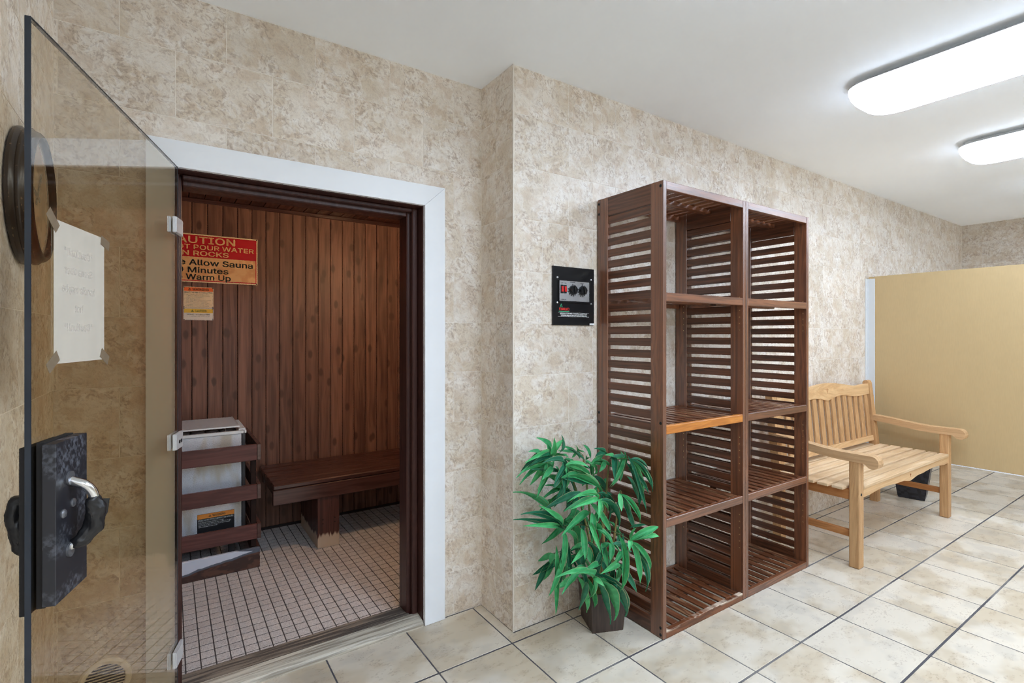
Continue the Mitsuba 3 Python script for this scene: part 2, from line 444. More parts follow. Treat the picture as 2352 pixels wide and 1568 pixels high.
# ------------------------------------------------------------------ room shell
def tiles(holder, plane, h0, h1, z0, z1, hx0, zx0, hole=None, offs=(0.0, 0.5), parity=0, matname='tile_stone', keep=None):
    """running bond of 12 x 9 inch wall tiles; plane('y', y) faces -y, ('x', x, s) faces s along x"""
    J, D, B = 0.0009, 0.006, 0.0008
    cache = {}
    r0, r1 = math.floor((z0 - zx0) / TH), math.ceil((z1 - zx0) / TH)
    for r in range(r0, r1):
        za, zb = max(zx0 + r * TH, z0), min(zx0 + (r + 1) * TH, z1)
        if zb - za < 0.008:
            continue
        off = offs[(r + parity) % 2] * TW
        c0, c1 = math.floor((h0 - hx0 - off) / TW), math.ceil((h1 - hx0 - off) / TW)
        for c in range(c0, c1):
            a, b = max(hx0 + off + c * TW, h0), min(hx0 + off + (c + 1) * TW, h1)
            if b - a < 0.008 or (keep and not keep((a + b) / 2, (za + zb) / 2)):
                continue
            rects = [(a, b, za, zb)]
            if hole and a < hole[1] and b > hole[0] and za < hole[3] and zb > hole[2]:
                rects = [q for q in ((a, hole[0], za, zb), (hole[1], b, za, zb), (max(a, hole[0]), min(b, hole[1]), hole[3], zb)) if q[1] - q[0] > 0.01 and q[3] - q[2] > 0.01]
                if not rects:
                    continue
                if len(rects) > 1:                      # an L-shaped cut tile: let its two arms meet
                    (p0, p1, *_r), (q0, q1, *q_) = rects
                    rects = [rects[0], (q0 if q0 < p0 else p1 - 3 * J, q1 if q1 > p1 else p0 + 3 * J, *q_)]
            dep = D + rng.uniform(-0.0004, 0.0004)
            if plane[0] == 'y':
                ms = [box(q[0] + J, q[1] - J, plane[1], plane[1] + dep, q[2] + J, q[3] - J, B) for q in rects]
            else:
                ms = [box(plane[1] - plane[2] * dep, plane[1], q[0] + J, q[1] - J, q[2] + J, q[3] - J, B) for q in rects]
            put(holder + '__tile', cat(ms), matname)


G = 0.0010   # grout lies this far behind the tile faces
put('floor', box(XL - 0.1, XR + 0.1, YF - 0.1, Y2 + 0.2, -0.12, -0.0012), 'floor_grout')
struct('floor', 'cream stone-look square tile floor with dark grey grout', 'floor')
FT, FX, FY = 0.33304, 0.84705, 1.74468
nfl = 0
for j in range(-1, 7):
    for i in range(-4, 19):
        a, b = max(FX + i * FT, XL + 0.002), min(FX + (i + 1) * FT, XR - 0.002)
        y1_, y0_ = FY - j * FT, FY - (j + 1) * FT
        if b - a < 0.01:
            continue
        g = 0.0038
        top = Y2 - 0.002 if a < XJ - 0.05 else Y1 - 0.002
        y1_ = min(y1_, top) if j == -1 else y1_
        if y1_ - y0_ < 0.012:
            continue
        ms = [box(a + 0.0026, b - 0.0026, y0_ + g, y1_ - g, -0.006, rng.uniform(-0.0004, 0.0002), 0.0015)]
        if j == -1 and a < XJ < b and a >= XJ - 0.05:
            ms.append(box(a + 0.0026, XJ - 0.001, y0_ + g, Y2 - 0.002, -0.006, 0.0, 0.0015))
        put('floor__tile', cat(ms), 'floor_tile')
put('floor__far_tiles', box(XL, XR, YF, FY - 7 * FT - 0.004, -0.006, 0.0), 'floor_tile')
labels['floor__far_tiles'] = {'kind': 'stuff'}

put('ceiling', box(XL - 0.1, XR + 0.1, YF - 0.1, Y2 + 0.15, H, H + 0.1), 'ceiling_paint')
struct('ceiling', 'smooth off-white painted ceiling', 'ceiling')

put('wall_back', box(XJ + G, XR + 0.1, Y1 + G, Y1 + 0.12, -0.1, H), 'wall_grout')
struct('wall_back', 'long beige stone-look tiled wall behind the shelves and bench', 'wall')
tiles('wall_back', ('y', Y1), XJ + 0.003, XR, 0, H, 1.539, 2.2365, parity=0)

OX0, OX1, OZ = -0.02, 0.985, 1.888      # rough opening under the trim
put('wall_recess', cat(box(XL - 0.1, OX0, Y2 + G, SY0 - 0.01, -0.1, H), box(OX1, XJ + 0.12, Y2 + G, SY0 - 0.01, -0.1, H), box(OX0, OX1, Y2 + G, SY0 - 0.01, OZ, H)), 'wall_grout')
struct('wall_recess', 'beige stone-look tiled wall around the sauna doorway', 'wall')
tiles('wall_recess', ('y', Y2), XL, XJ, 0, H, 0.172, 2.0160, hole=(-0.03, 0.99, 0, 1.895), parity=1)

put('wall_return', box(XJ + G, XJ + 0.1, Y1 + 0.06, Y2 + 0.12, -0.1, H), 'wall_grout')
struct('wall_return', 'narrow shaded tiled return wall between doorway wall and shelf wall', 'wall')
tiles('wall_return', ('x', XJ, -1), 1.8815, Y2 - 0.001, 0, H, 1.8815, 2.0160, offs=(0, 0))
# bullnose edging strip up the outer corner
zz = 2.1295
for r in range(-11, 3):
    a, b = max(zz + r * TH, 0.0), min(zz + (r + 1) * TH, H)
    if b - a < 0.01:
        continue
    pts = [(Y1 - 0.0005, XJ + 0.010), (Y1 + 0.0015, XJ + 0.003), (Y1 + 0.008, XJ - 0.0008), (Y1 + 0.0735, XJ - 0.0008), (Y1 + 0.0735, XJ + 0.010)]
    m = prism([(q[1], q[0]) for q in pts], b - a - 0.0022)
    m.apply_translation([0, 0, a + 0.0011])
    put('wall_return__edging_tile', m, 'tile_stone')
put('wall_return__corner_bead', tube([[XJ + 0.0005, Y1 + 0.0005, 0], [XJ + 0.0005, Y1 + 0.0005, H]], 0.0032, 8), 'bullnose_edge', smooth=40)

put('wall_left', box(XL - 0.12, XL - G, YF, Y2 + 0.1, -0.1, H), 'wall_grout')
struct('wall_left', 'beige tiled side wall at the left edge of the view', 'wall')
tiles('wall_left', ('x', XL, 1), -0.35, Y2 - 0.001, 0, H, 1.643, 2.0160, parity=0)
put('wall_left__far_tiles', box(XL - 0.006, XL, YF, -0.352, 0, H), 'plain_wall')
labels['wall_left__far_tiles'] = {'kind': 'stuff'}
put('wall_right', box(XR + G, XR + 0.12, YF, Y1 + 0.1, -0.1, H), 'wall_grout')
struct('wall_right', 'brownish tiled end wall above the partition', 'wall')
tiles('wall_right', ('x', XR, -1), -0.5, Y1, 0, H, 1.60, 2.0160, parity=0, keep=lambda h, z: z > 1.3)
put('wall_front', box(XL - 0.1, XR + 0.1, YF - 0.12, YF, -0.1, H), 'plain_wall')
struct('wall_front', 'plain wall behind the camera', 'wall')

# white casing round the doorway, mitred
ty0, ty1 = Y2 - 0.018, Y2 + 0.001
OL, OR, OT, IL, IR, IT = -0.062, 1.029, 1.934, 0.022, 0.932, 1.8445


def xz_prism(poly, y0, y1):
    m = prism(poly, y1 - y0)
    return xf(m, frame([0, y1, 0], [1, 0, 0], [0, 0, 1], [0, -1, 0]))


g = 0.0006
put('trim_1__header', xz_prism([(OL + g, OT), (OR - g, OT), (IR - g, IT), (IL + g, IT)], ty0, ty1), 'white_trim')
put('trim_1__side_casing', xz_prism([(OR, 0.002), (OR, OT - g), (IR, IT - g), (IR, 0.002)], ty0, ty1), 'white_trim')
put('trim_1__side_casing', xz_prism([(OL, 0.002), (IL, 0.002), (IL, IT - g), (OL, OT - g)], ty0, ty1), 'white_trim')
struct('trim_1', 'wide mitred white casing around the sauna doorway', 'door casing')

# dark wooden jamb with its stops
jf0, jf1 = Y2 + 0.004, SY0 + 0.004
put('door_frame__jamb', cat(box(IR - 0.004, IR + 0.045, jf0, jf1, 0.0, IT + 0.03, 0.002)), 'frame_wood')
put('door_frame__jamb', cat(box(IL - 0.042, IL + 0.003, jf0, jf1, 0.0, IT + 0.03, 0.002)), 'frame_wood')
put('door_frame__head', box(IL + 0.003, IR - 0.004, jf0, jf1, IT - 0.003, IT + 0.03, 0.002), 'frame_wood')
put('door_frame__stop', cat(box(0.886, IR - 0.004, 2.155, jf1 + 0.004, 0.0, IT - 0.003, 0.004), box(0.902, IR - 0.004, 2.128, 2.155, 0.0, IT - 0.003, 0.004)), 'frame_wood')
put('door_frame__stop', cat(box(IL + 0.003, 0.040, 2.155, jf1 + 0.004, 0.0, IT - 0.003, 0.003), box(IL + 0.003, 0.032, 2.128, 2.155, 0.0, IT - 0.003, 0.003)), 'frame_wood')
put('door_frame__head_stop', cat(box(0.040, 0.886, 2.155, jf1 + 0.004, 1.806, IT - 0.003, 0.004), box(0.040, 0.902, 2.128, 2.155, 1.824, IT - 0.003, 0.004)), 'frame_wood')
struct('door_frame', 'dark brown wooden door frame inside the white casing', 'door frame')

# worn threshold
put('threshold__sill_board', xf(prism([(2.135, 0.0), (2.135, 0.030), (2.232, 0.024), (2.236, 0.0)], 0.855), frame([0.037, 0, 0], [0, 1, 0], [0, 0, 1], [1, 0, 0])), 'sill_dark')
put('threshold__nosing', xf(prism([(2.062, 0.0), (2.062, 0.010), (2.072, 0.020), (2.100, 0.027), (2.134, 0.031), (2.134, 0.0)], 0.902), frame([0.0245, 0, 0], [0, 1, 0], [0, 0, 1], [1, 0, 0])), 'sill_wood')
thing('threshold', 'worn grey-white wooden threshold across the sauna doorway', 'threshold', kind='structure')

# ------------------------------------------------------------------ sauna cabin
put('floor_sauna', box(SX0, SX1, SY0 - 0.06, SY1 + 0.05, -0.1, -0.0009), 'sauna_grout')
struct('floor_sauna', 'small square beige mosaic tile floor inside the sauna', 'floor')
PX, PY = 0.0506, 0.0512
cand = []
for i in range(-9, 42):
    for j in range(-1, 28):
        x, y = 0.0545 + i * PX, 2.29 + j * PY
        if y < SY0 - 0.03 or y + PY > SY1 or x + PX > SX1 or x < SX0:
            continue
        cx, cyy = x + PX / 2, y + PY / 2
        seen = cx > 0.022 + (cyy - 2.15) * 0.02 and cx < 0.93 * cyy / 2.15
        box_in = (cx < 0.44 and cyy > 3.08)
        cand.append((0 if (seen and not box_in) else 1, cyy, x, y))
cand.sort()
small = {}
rest = []
_tile = mikit.ply(box(0.0021, PX - 0.0021, 0.0023, PY - 0.0023, -0.004, 0.0, 0.0007), 'sauna_tile')
for n_, (s, _, x, y) in enumerate(cand):
    if n_ < 300:
        scene[key('floor_sauna__tile')] = {**_tile, 'to_world': T().translate([x, y, 0])}
    else:
        rest.append(box(x + 0.0021, x + PX - 0.0021, y + 0.0023, y + PY - 0.0023, -0.004, 0.0, 0.0007))
put('floor_sauna__far_tiles', cat(rest), 'sauna_tile')
labels['floor_sauna__far_tiles'] = {'kind': 'stuff'}

put('wall_sauna_back', box(SX0, SX1, SY1 + 0.008, SY1 + 0.05, -0.1, SH + 0.05), 'sauna_dark')
struct('wall_sauna_back', 'dark brown vertical tongue and groove boards at the back of the sauna', 'wall')
x = 0.538 - 11 * 0.0835
while x < SX1 - 0.01:
    a, b = max(x, SX0), min(x + 0.0835, SX1)
    if b - a > 0.01:
        put('wall_sauna_back__board', box(a + 0.0012, b - 0.0012, SY1, SY1 + 0.012, 0.0, SH, 0.0028), 'sauna_board')
    x += 0.0835
put('ceiling_sauna', box(SX0, SX1, SY0 - 0.06, SY1 + 0.05, SH + 0.008, SH + 0.06), 'sauna_dark')
struct('ceiling_sauna', 'dark brown board ceiling of the sauna', 'ceiling')
x = 0.52 - 11 * 0.0835
while x < SX1 - 0.01:
    a, b = max(x, SX0), min(x + 0.0835, SX1)
    if b - a > 0.01:
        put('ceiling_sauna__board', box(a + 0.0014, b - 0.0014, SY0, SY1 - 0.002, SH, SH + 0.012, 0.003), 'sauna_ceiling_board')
    x += 0.0835
put('trim_2', box(SX0, SX1, SY1 - 0.014, SY1 - 0.001, SH - 0.026, SH - 0.001, 0.003), 'bench_wood')
struct('trim_2', 'thin dark wooden strip where sauna boards meet the ceiling', 'trim')
put('wall_sauna_left', box(SX0 - 0.05, SX0, SY0 - 0.06, SY1 + 0.05, -0.1, SH + 0.05), 'sauna_board')
struct('wall_sauna_left', 'dark wooden left side of the sauna', 'wall')
put('wall_sauna_right', box(SX1, SX1 + 0.05, SY0 - 0.06, SY1 + 0.05, -0.1, SH + 0.05), 'sauna_board')
struct('wall_sauna_right', 'dark wooden right side of the sauna', 'wall')
put('wall_sauna_front', cat(box(SX0, OX0 - 0.002, SY0 - 0.009, SY0, 0, SH), box(OX1 + 0.002, SX1, SY0 - 0.009, SY0, 0, SH), box(OX0, OX1, SY0 - 0.009, SY0, OZ, SH)), 'sauna_board')
struct('wall_sauna_front', 'dark wooden inner face of the doorway wall', 'wall')

# sauna lamp, on the right-hand wall, hidden behind the jamb
lx, ly, lz = 1.28, SY0 + 0.10, 1.80
put('sauna_lamp__base', box(lx - 0.10, lx + 0.10, SY0 + 0.0005, SY0 + 0.04, lz - 0.08, lz + 0.08, 0.01), 'frame_wood')
lm = trimesh.creation.icosphere(subdivisions=2, radius=0.07)
lm.apply_translation([lx, ly + 0.005, lz])
scene['sauna_lamp__globe'] = {**mikit.ply(lm, 'lens_acrylic', smooth=True), 'emitter': {'type': 'area', 'radiance': {'type': 'rgb', 'value': [SAUNA, SAUNA * 0.64, SAUNA * 0.36]}}}
thing('sauna_lamp', 'warm globe lamp inside the sauna on the wall right of its doorway', 'lamp')

# bench inside the sauna
BT, BY0, BX0, BX1 = 0.420, 3.150, 0.492, SX1 - 0.002
put('sauna_bench__front_board', cat(box(BX0, BX1, BY0, BY0 + 0.030, BT - 0.116, BT - 0.030, 0.003)), 'bench_wood')
sw = (SY1 - 0.02 - BY0) / 5
for i in range(5):
    put('sauna_bench__slat', box(BX0 + 0.0, BX1, BY0 + i * sw, BY0 + (i + 1) * sw - 0.014, BT - 0.028, BT, 0.006), 'bench_wood')
put('sauna_bench__rear_rail', box(BX0 + 0.02, BX1, SY1 - 0.07, SY1 - 0.03, BT - 0.110, BT - 0.029, 0.002), 'bench_wood')
put('sauna_bench__bearer', box(BX0 + 0.03, BX0 + 0.07, BY0 + 0.03, SY1 - 0.07, BT - 0.110, BT - 0.029, 0.002), 'bench_wood')
put('sauna_bench__leg', box(0.738, 0.865, 3.163, 3.205, 0.0005, BT - 0.116, 0.002), 'bench_leg_wood')
put('sauna_bench__leg', box(0.738, 0.778, 3.205, SY1 - 0.10, 0.0005, BT - 0.116, 0.002), 'bench_leg_wood')
for i, (sx_, sz_) in enumerate([(0.768, 0.17), (0.838, 0.17), (0.768, 0.145), (0.838, 0.145)]):
    put('sauna_bench__screw', xf(disc(0.004, 0.003, 8), frame([sx_, 3.1625, sz_], [1, 0, 0], [0, 0, 1], [0, -1, 0])), 'sauna_dark')
for i in range(9):
    xa = 0.98 + i * 0.10
    put('under_bench_panel__slat', box(xa, xa + 0.088, SY1 - 0.014, SY1 - 0.001, 0.16, 0.29, 0.003), 'guard_wood')
thing('under_bench_panel', 'row of short boards on the wall under the sauna bench', 'panel')
thing('sauna_bench', 'dark brown slatted bench with one scuffed leg inside the sauna', 'bench')

# heater
HX0, HX1, HY0, HY1 = -0.12, 0.345, 3.200, 3.60
put('sauna_heater__body', cat(box(HX0, HX1 - 0.004, HY0 + 0.006, HY1, 0.20, 0.726, 0.003)), 'heater_side')
put('sauna_heater__front_panel', box(HX0, 0.338, HY0, HY0 + 0.005, 0.20, 0.727, 0.001), 'perforated_metal')
put('sauna_heater__front_lip', cat(box(HX0, 0.350, HY0 - 0.006, HY0 + 0.012, 0.727, 0.745, 0.002)), 'steel')
put('sauna_heater__side_panel', box(HX1 - 0.004, HX1 + 0.014, HY0 + 0.004, HY1, 0.20, 0.727, 0.002), 'heater_side')
gr = [box(0.332, 0.362, HY0 + 0.03 + i * 0.036, HY0 + 0.047 + i * 0.036, 0.727, 0.752 - 0.0, 0.001) for i in range(10)]
put('sauna_heater__side_grille', cat(gr, box(0.355, 0.364, HY0 + 0.01, HY1, 0.727, 0.742), box(0.326, 0.332, HY0 + 0.01, HY1, 0.727, 0.752)), 'steel')
bars = [box(HX0, 0.326, HY0 + 0.004 + i * 0.0085, HY0 + 0.0095 + i * 0.0085, 0.769, 0.7715) for i in range(44)]
bars += [box(HX0 + i * 0.055, HX0 + 0.004 + i * 0.055, HY0 + 0.002, HY0 + 0.380, 0.767, 0.769) for i in range(9)]
put('sauna_heater__top_grille', cat(bars), 'steel')
labels['sauna_heater__top_grille'] = {'label': 'pale wire grille over the stones', 'kind': 'stuff'}
put('sauna_heater__grille_edge', cat(box(HX0, 0.328, HY0 + 0.000, HY0 + 0.004, 0.764, 0.772), box(0.323, 0.329, HY0, HY0 + 0.382, 0.764, 0.772)), 'steel')
put('sauna_heater__post', tube([[0.262, HY0 + 0.012, 0.742], [0.262, HY0 + 0.012, 0.769]], 0.003, 6), 'chrome')
put('sauna_heater__post', tube([[0.318, HY0 + 0.012, 0.742], [0.318, HY0 + 0.012, 0.769]], 0.003, 6), 'chrome')
for lx_ in (-0.08, 0.28):
    put('sauna_heater__leg', box(lx_, lx_ + 0.03, 3.25, 3.28, 0.005, 0.20, 0.002), 'heater_side')
# warning plate on the heater
wl = lambda u, v: WALLF(0.128 + u, HY0 - 0.0022, 0.212 + v)
put('sauna_heater__warning_label', box(0.128, 0.303, HY0 - 0.0020, HY0 - 0.0002, 0.212, 0.312), 'ink', label='black and orange warning label')
put('sauna_heater__warning_label__orange_band', box(0.1285, 0.3025, HY0 - 0.0026, HY0 - 0.0018, 0.287, 0.3115), 'warning_orange')
tri = lambda h: cat([xf(prism([(0, 0), (h * 1.1, 0), (h * 0.55, h), (h * 0.55, h * 0.74), (h * 0.87, h * 0.13), (h * 0.23, h * 0.13), (h * 0.55, h * 0.74), (h * 0.55, h)], 0.0006), np.eye(4)),
                     xf(prism([(h * 0.5, h * 0.3), (h * 0.6, h * 0.3), (h * 0.62, h * 0.62), (h * 0.48, h * 0.62)], 0.0006), np.eye(4)),
                     xf(prism([(h * 0.5, h * 0.17), (h * 0.6, h * 0.17), (h * 0.6, h * 0.25), (h * 0.5, h * 0.25)], 0.0006), np.eye(4))])
put('sauna_heater__warning_label__warning_text', cat(xf(text('WARNING', 0.0115, True, width=0.062), WALLF(0.198, HY0 - 0.0026, 0.293)), xf(tri(0.0125), WALLF(0.180, HY0 - 0.0026, 0.293))), 'ink')
put('sauna_heater__warning_label__body_text', cat([xf(text(s, hh, width=ww), WALLF(0.132, HY0 - 0.002, zz_)) for s, hh, ww, zz_ in (
    ('REDUCE THE RISK OF FIRE, ELECTROCUTION AND BURNS', 0.0075, 0.166, 0.275), ('Read operating instructions before use of heater', 0.004, 0.12, 0.266),
    ('Do not place combustible materials on heater at any time', 0.004, 0.155, 0.258), ('Keep all objects away from the hot stones and the heater', 0.004, 0.150, 0.250), ('Hot surfaces cause burns', 0.004, 0.09, 0.242))]), 'white_print')
thing('sauna_heater', 'white perforated metal sauna heater behind wooden guard rails', 'sauna heater')
for i in range(11):
    m = trimesh.creation.icosphere(subdivisions=2, radius=1.0)
    v = m.vertices * (0.75 + 0.5 * meshkit.noise(m.vertices * 1.6 + i * 7.3, seed=i)[:, None])
    row = i % 2
    v = v * [0.032, 0.030, 0.015] + [-0.07 + (i // 2) * 0.068 + 0.03 * row, HY0 + 0.055 + row * 0.09, 0.743]
    k = put('heater_stone', trimesh.Trimesh(v, m.faces, process=False), 'rock', smooth=True)
    thing(k, 'dark rough stone under the grille of the sauna heater', 'stone', 'stones in the sauna heater')

# guard round the heater
for i, (za, zb) in enumerate(((0.159, 0.240), (0.377, 0.457), (0.590, 0.677))):
    put('heater_guard__front_rail', box(-0.20, 0.404, 3.098, 3.118, za, zb, 0.002), 'guard_wood')
    put('heater_guard__side_rail', box(0.4045, 0.4245, 3.100, 3.70, za, zb, 0.002), 'bench_wood')
put('heater_guard__post', box(0.376, 0.402, 3.119, 3.149, 0.112, 0.66, 0.002), 'sauna_dark')
put('heater_guard__post', box(0.376, 0.402, 3.66, 3.70, 0.112, 0.66, 0.002), 'sauna_dark')
put('heater_guard__base_board', cat(box(-0.20, 0.418, 3.100, 3.120, 0.0005, 0.110, 0.003)), 'tray_paint', label='base board with a worn bluish white patch')
put('heater_guard__base_side', box(0.4185 - 0.014, 0.420, 3.1205, 3.70, 0.0005, 0.108, 0.002), 'bench_wood')
thing('heater_guard', 'dark brown wooden guard of three rails standing around the sauna heater', 'heater guard')

# big caution sign on the back boards
SXa, SXb, SZa, SZb, SYf = -0.125, 0.487, 1.605, 1.905, SY1 - 0.0005
put('caution_sign__board', box(SXa, SXb, SYf - 0.004, SYf, SZa, SZb, 0.001), 'sign_cream')
put('caution_sign__red_field', box(SXa + 0.007, SXb - 0.007, SYf - 0.0046, SYf - 0.003, SZa + 0.007, SZb - 0.008, 0), 'sign_red')
put('caution_sign__tan_field', box(SXa + 0.012, SXb - 0.012, SYf - 0.0052, SYf - 0.003, SZa + 0.013, SZb - 0.143, 0), 'sign_tan')
W2 = lambda x_, z_, off=0.0052: WALLF(x_, SYf - off, z_)
put('caution_sign__red_lettering', cat(xf(text('CAUTION', 0.041, True, width=0.375), W2(-0.018, 1.8480, 0.0046)), xf(text('DO NOT POUR WATER', 0.0275, True, width=0.555), W2(-0.090, 1.8100, 0.0046)),
    xf(text('ON ROCKS', 0.0285, True, width=0.300), W2(0.020, 1.7715, 0.0046))), 'sign_tan')
put('caution_sign__black_lettering', cat(xf(text('Please Allow Sauna', 0.0335, True, width=0.565), W2(-0.106, 1.7120)), xf(text('30 Minutes', 0.0335, True, width=0.318), W2(0.000, 1.6650)),
    xf(text('To Warm Up', 0.0330, True, width=0.330), W2(0.002, 1.6220))), 'ink')
put('caution_sign__screw', cat([xf(disc(0.004, 0.002, 10), W2(a, b, 0.004)) for a in (SXb - 0.006,) for b in (SZa + 0.006, SZb - 0.006)]), 'bolt_black')
thing('caution_sign', 'large red and tan caution sign on the sauna back wall', 'sign')

# the two small notices beneath
for nm, za, zb, lab in (('warning_notice', 1.447, 1.5755, 'small cream warning notice with an orange heading, under the large caution sign'),
                        ('fire_notice', 1.369, 1.4455, 'small white notice with a yellow heading, lowest on the sauna back wall')):
    xa, xb = 0.076, 0.236
    W3 = lambda x_, z_, off=0.0022: WALLF(x_, SYf - off, z_)
    put(nm + '__card', box(xa, xb, SYf - 0.0015, SYf, za, zb, 0.0004), 'sign_cream' if nm[0] == 'w' else 'sign_white')
    put(nm + '__border', cat(box(xa + 0.003, xb - 0.003, SYf - 0.0019, SYf - 0.001, zb - 0.0036, zb - 0.003), box(xa + 0.003, xb - 0.003, SYf - 0.0019, SYf - 0.001, za + 0.003, za + 0.0036),
        box(xa + 0.003, xa + 0.0036, SYf - 0.0019, SYf - 0.001, za + 0.003, zb - 0.003), box(xb - 0.0036, xb - 0.003, SYf - 0.0019, SYf - 0.001, za + 0.003, zb - 0.003)), 'ink')
    if nm[0] == 'w':
        put(nm + '__heading', box(xa + 0.0036, xb - 0.0036, SYf - 0.0022, SYf - 0.001, zb - 0.0265, zb - 0.0036), 'sign_orange')
        put(nm + '__heading_text', cat(xf(text('WARNING', 0.0130, True, width=0.088), W3(xa + 0.047, zb - 0.0215)), xf(tri(0.0150), W3(xa + 0.024, zb - 0.0225))), 'ink')
        lines = [('REDUCE THE RISK OF OVERHEATING', 0.0085, 0.148, 0.005)] + [(s, 0.0050, w, o) for s, w, o in (
            ('1. Exit immediately if uncomfortable, dizzy,', 0.130, 0.006), ('or sleepy. Staying too long in a sauna is', 0.128, 0.012), ('capable of causing overheating.', 0.096, 0.012),
            ('2. Supervise children at all times.', 0.102, 0.006), ('3. Check with a doctor before use if pregnant,', 0.140, 0.006), ('in poor health, or under medical care.', 0.116, 0.012),
            ('4. Breathing heated air in conjunction with', 0.130, 0.006), ('consumption of alcohol, drugs, or medication', 0.140, 0.012), ('is capable of causing unconsciousness.', 0.124, 0.012))]
        ms, zl = [], zb - 0.0385
        for i, (s, hh, ww, o) in enumerate(lines):
            ms.append(xf(text(s, hh, i == 0, width=ww), W3(xa + o, zl, 0.0015)))
            zl -= 0.0108 if i == 0 else 0.0088
        put(nm + '__body_text', cat(ms), 'ink')
    else:
        put(nm + '__heading', box(xa + 0.0036, xb - 0.0036, SYf - 0.0022, SYf - 0.001, zb - 0.031, zb - 0.0060), 'sign_yellow')
        put(nm + '__heading_text', cat(xf(text('CAUTION', 0.0120, True, width=0.062), W3(xa + 0.060, zb - 0.0245)), xf(tri(0.0150), W3(xa + 0.039, zb - 0.0255))), 'ink')
        put(nm + '__body_text', cat(xf(text('REDUCE THE RISK OF FIRE', 0.0075, True, width=0.122), W3(xa + 0.018, zb - 0.0450, 0.0015)),
            xf(text('Do not place combustible material on heater at any time.', 0.0036, width=0.118), W3(xa + 0.020, zb - 0.0545, 0.0015))), 'ink')
    for a in (xa + 0.004, xb - 0.004):
        for b in (za + 0.004, zb - 0.004):
            put(nm + '__corner_pin', xf(disc(0.0032, 0.0015, 8), W3(a, b)), 'bolt_black')
    thing(nm, lab, 'notice')

# round louvred vent low on the doorway wall, seen through the glass door
VM = WALLF(-0.168, Y2 - 0.0003, 0.172)
put('wall_vent__rim', xf(lathe([(0.069, 0.0), (0.069, 0.006), (0.064, 0.011), (0.055, 0.011), (0.052, 0.006), (0.052, 0.0)], 48), VM), 'drain_metal', smooth=40)
put('wall_vent__backing', xf(disc(0.053, 0.002, 32), VM @ frame([0, 0, 0.0012], [1, 0, 0], [0, 1, 0], [0, 0, 1])), 'sauna_dark')
for i in range(11):
    yy = -0.045 + i * 0.009
    hw = math.sqrt(max(0.0525 ** 2 - yy ** 2, 0))
    put('wall_vent__louvre', xf(xf(box(-hw, hw, -0.0035, 0.0035, -0.0006, 0.0006), frame([0, yy, 0.006], [1, 0, 0], [0, 0.75, 0.66], [0, -0.66, 0.75])), VM), 'drain_metal')
thing('wall_vent', 'small round louvred vent low on the tiled wall behind the glass door', 'vent')

# ------------------------------------------------------------------ open glass door
DA, DB = np.array([0.022, 2.047]), np.array([-0.207, 1.226])
DD = (DB - DA) / np.hypot(*(DB - DA))
DN = np.array([-DD[1], DD[0]])
if DN @ (-DA) < 0:
    DN = -DN
DL, DT = float(np.hypot(*(DB - DA))), 1.840
DM = frame([DA[0], DA[1], 0], [DD[0], DD[1], 0], [0, 0, 1], [DN[0], DN[1], 0])     # local: along the door, up, towards the sauna side


def dbox(s0, s1, z0, z1, o0, o1, b=0.0):
    return xf(box(s0, s1, z0, z1, o0, o1, b), DM)


def fixw(m):
    if np.linalg.det(DM[:3, :3]) < 0:
        m.invert()
    return m


pane = xf(trimesh.Trimesh([[0.002, 0.012, 0.004], [DL - 0.002, 0.012, 0.004], [DL - 0.002, DT - 0.002, 0.004], [0.002, DT - 0.002, 0.004]], [[0, 1, 2], [0, 2, 3]], process=False), DM)
put('door_1__pane', fixw(pane), 'bronze_glass', label='bronze tinted glass pane')
e = 0.002
put('door_1__glass_edge', fixw(cat(dbox(DL - e, DL, 0.010, DT, -0.004, 0.005), dbox(0, DL, DT - e, DT, -0.004, 0.005), dbox(0, DL, 0.010, 0.010 + e, -0.004, 0.005), dbox(0, e, 0.010, DT, -0.004, 0.005))), 'edge_glass')
for z, hh, tag_ in ((1.636, 0.026, 0), (0.925, 0.026, 1), (0.215, 0.026, 2)):
    k = put('door_1__hinge', fixw(cat(dbox(-0.021, 0.062, z - hh, z + hh, 0.0055, 0.0145, 0.0012), dbox(-0.021, 0.062, z - hh, z + hh, -0.010, -0.0045, 0.0012))), 'steel')
    put(k + '__clamp_plate', fixw(cat(dbox(0.000, 0.062, z - hh + 0.001, z + hh - 0.001, 0.0146, 0.0175, 0.0006))), 'steel')
    put(k + '__pivot', fixw(cat(dbox(-0.020, -0.004, z - 0.012, z + 0.012, -0.022, 0.0054, 0.001))), 'steel')
    if tag_ == 1:
        put(k + '__screw', cat([xf(disc(0.006, 0.003, 10), DM @ frame([s_, z - 0.002, 0.0178], [1, 0, 0], [0, 1, 0], [0, 0, 1])) for s_ in (0.012, 0.032)]), 'bolt_black')
put('door_1__lock_box', fixw(dbox(0.732, 0.850, 0.787, 1.078, 0.0195, 0.0400, 0.001)), 'scuffed_black', label='scuffed black box carrying the handle')
put('door_1__backing_pad', fixw(dbox(0.735, 0.838, 0.780, 1.080, 0.0056, 0.0192, 0.001)), 'black_pad')
put('door_1__outer_plate', fixw(dbox(0.725, 0.838, 0.770, 1.072, -0.0190, -0.0046, 0.001)), 'black_pad')


def dpt(s, z, o):
    return (DM @ [s, z, o, 1])[:3]


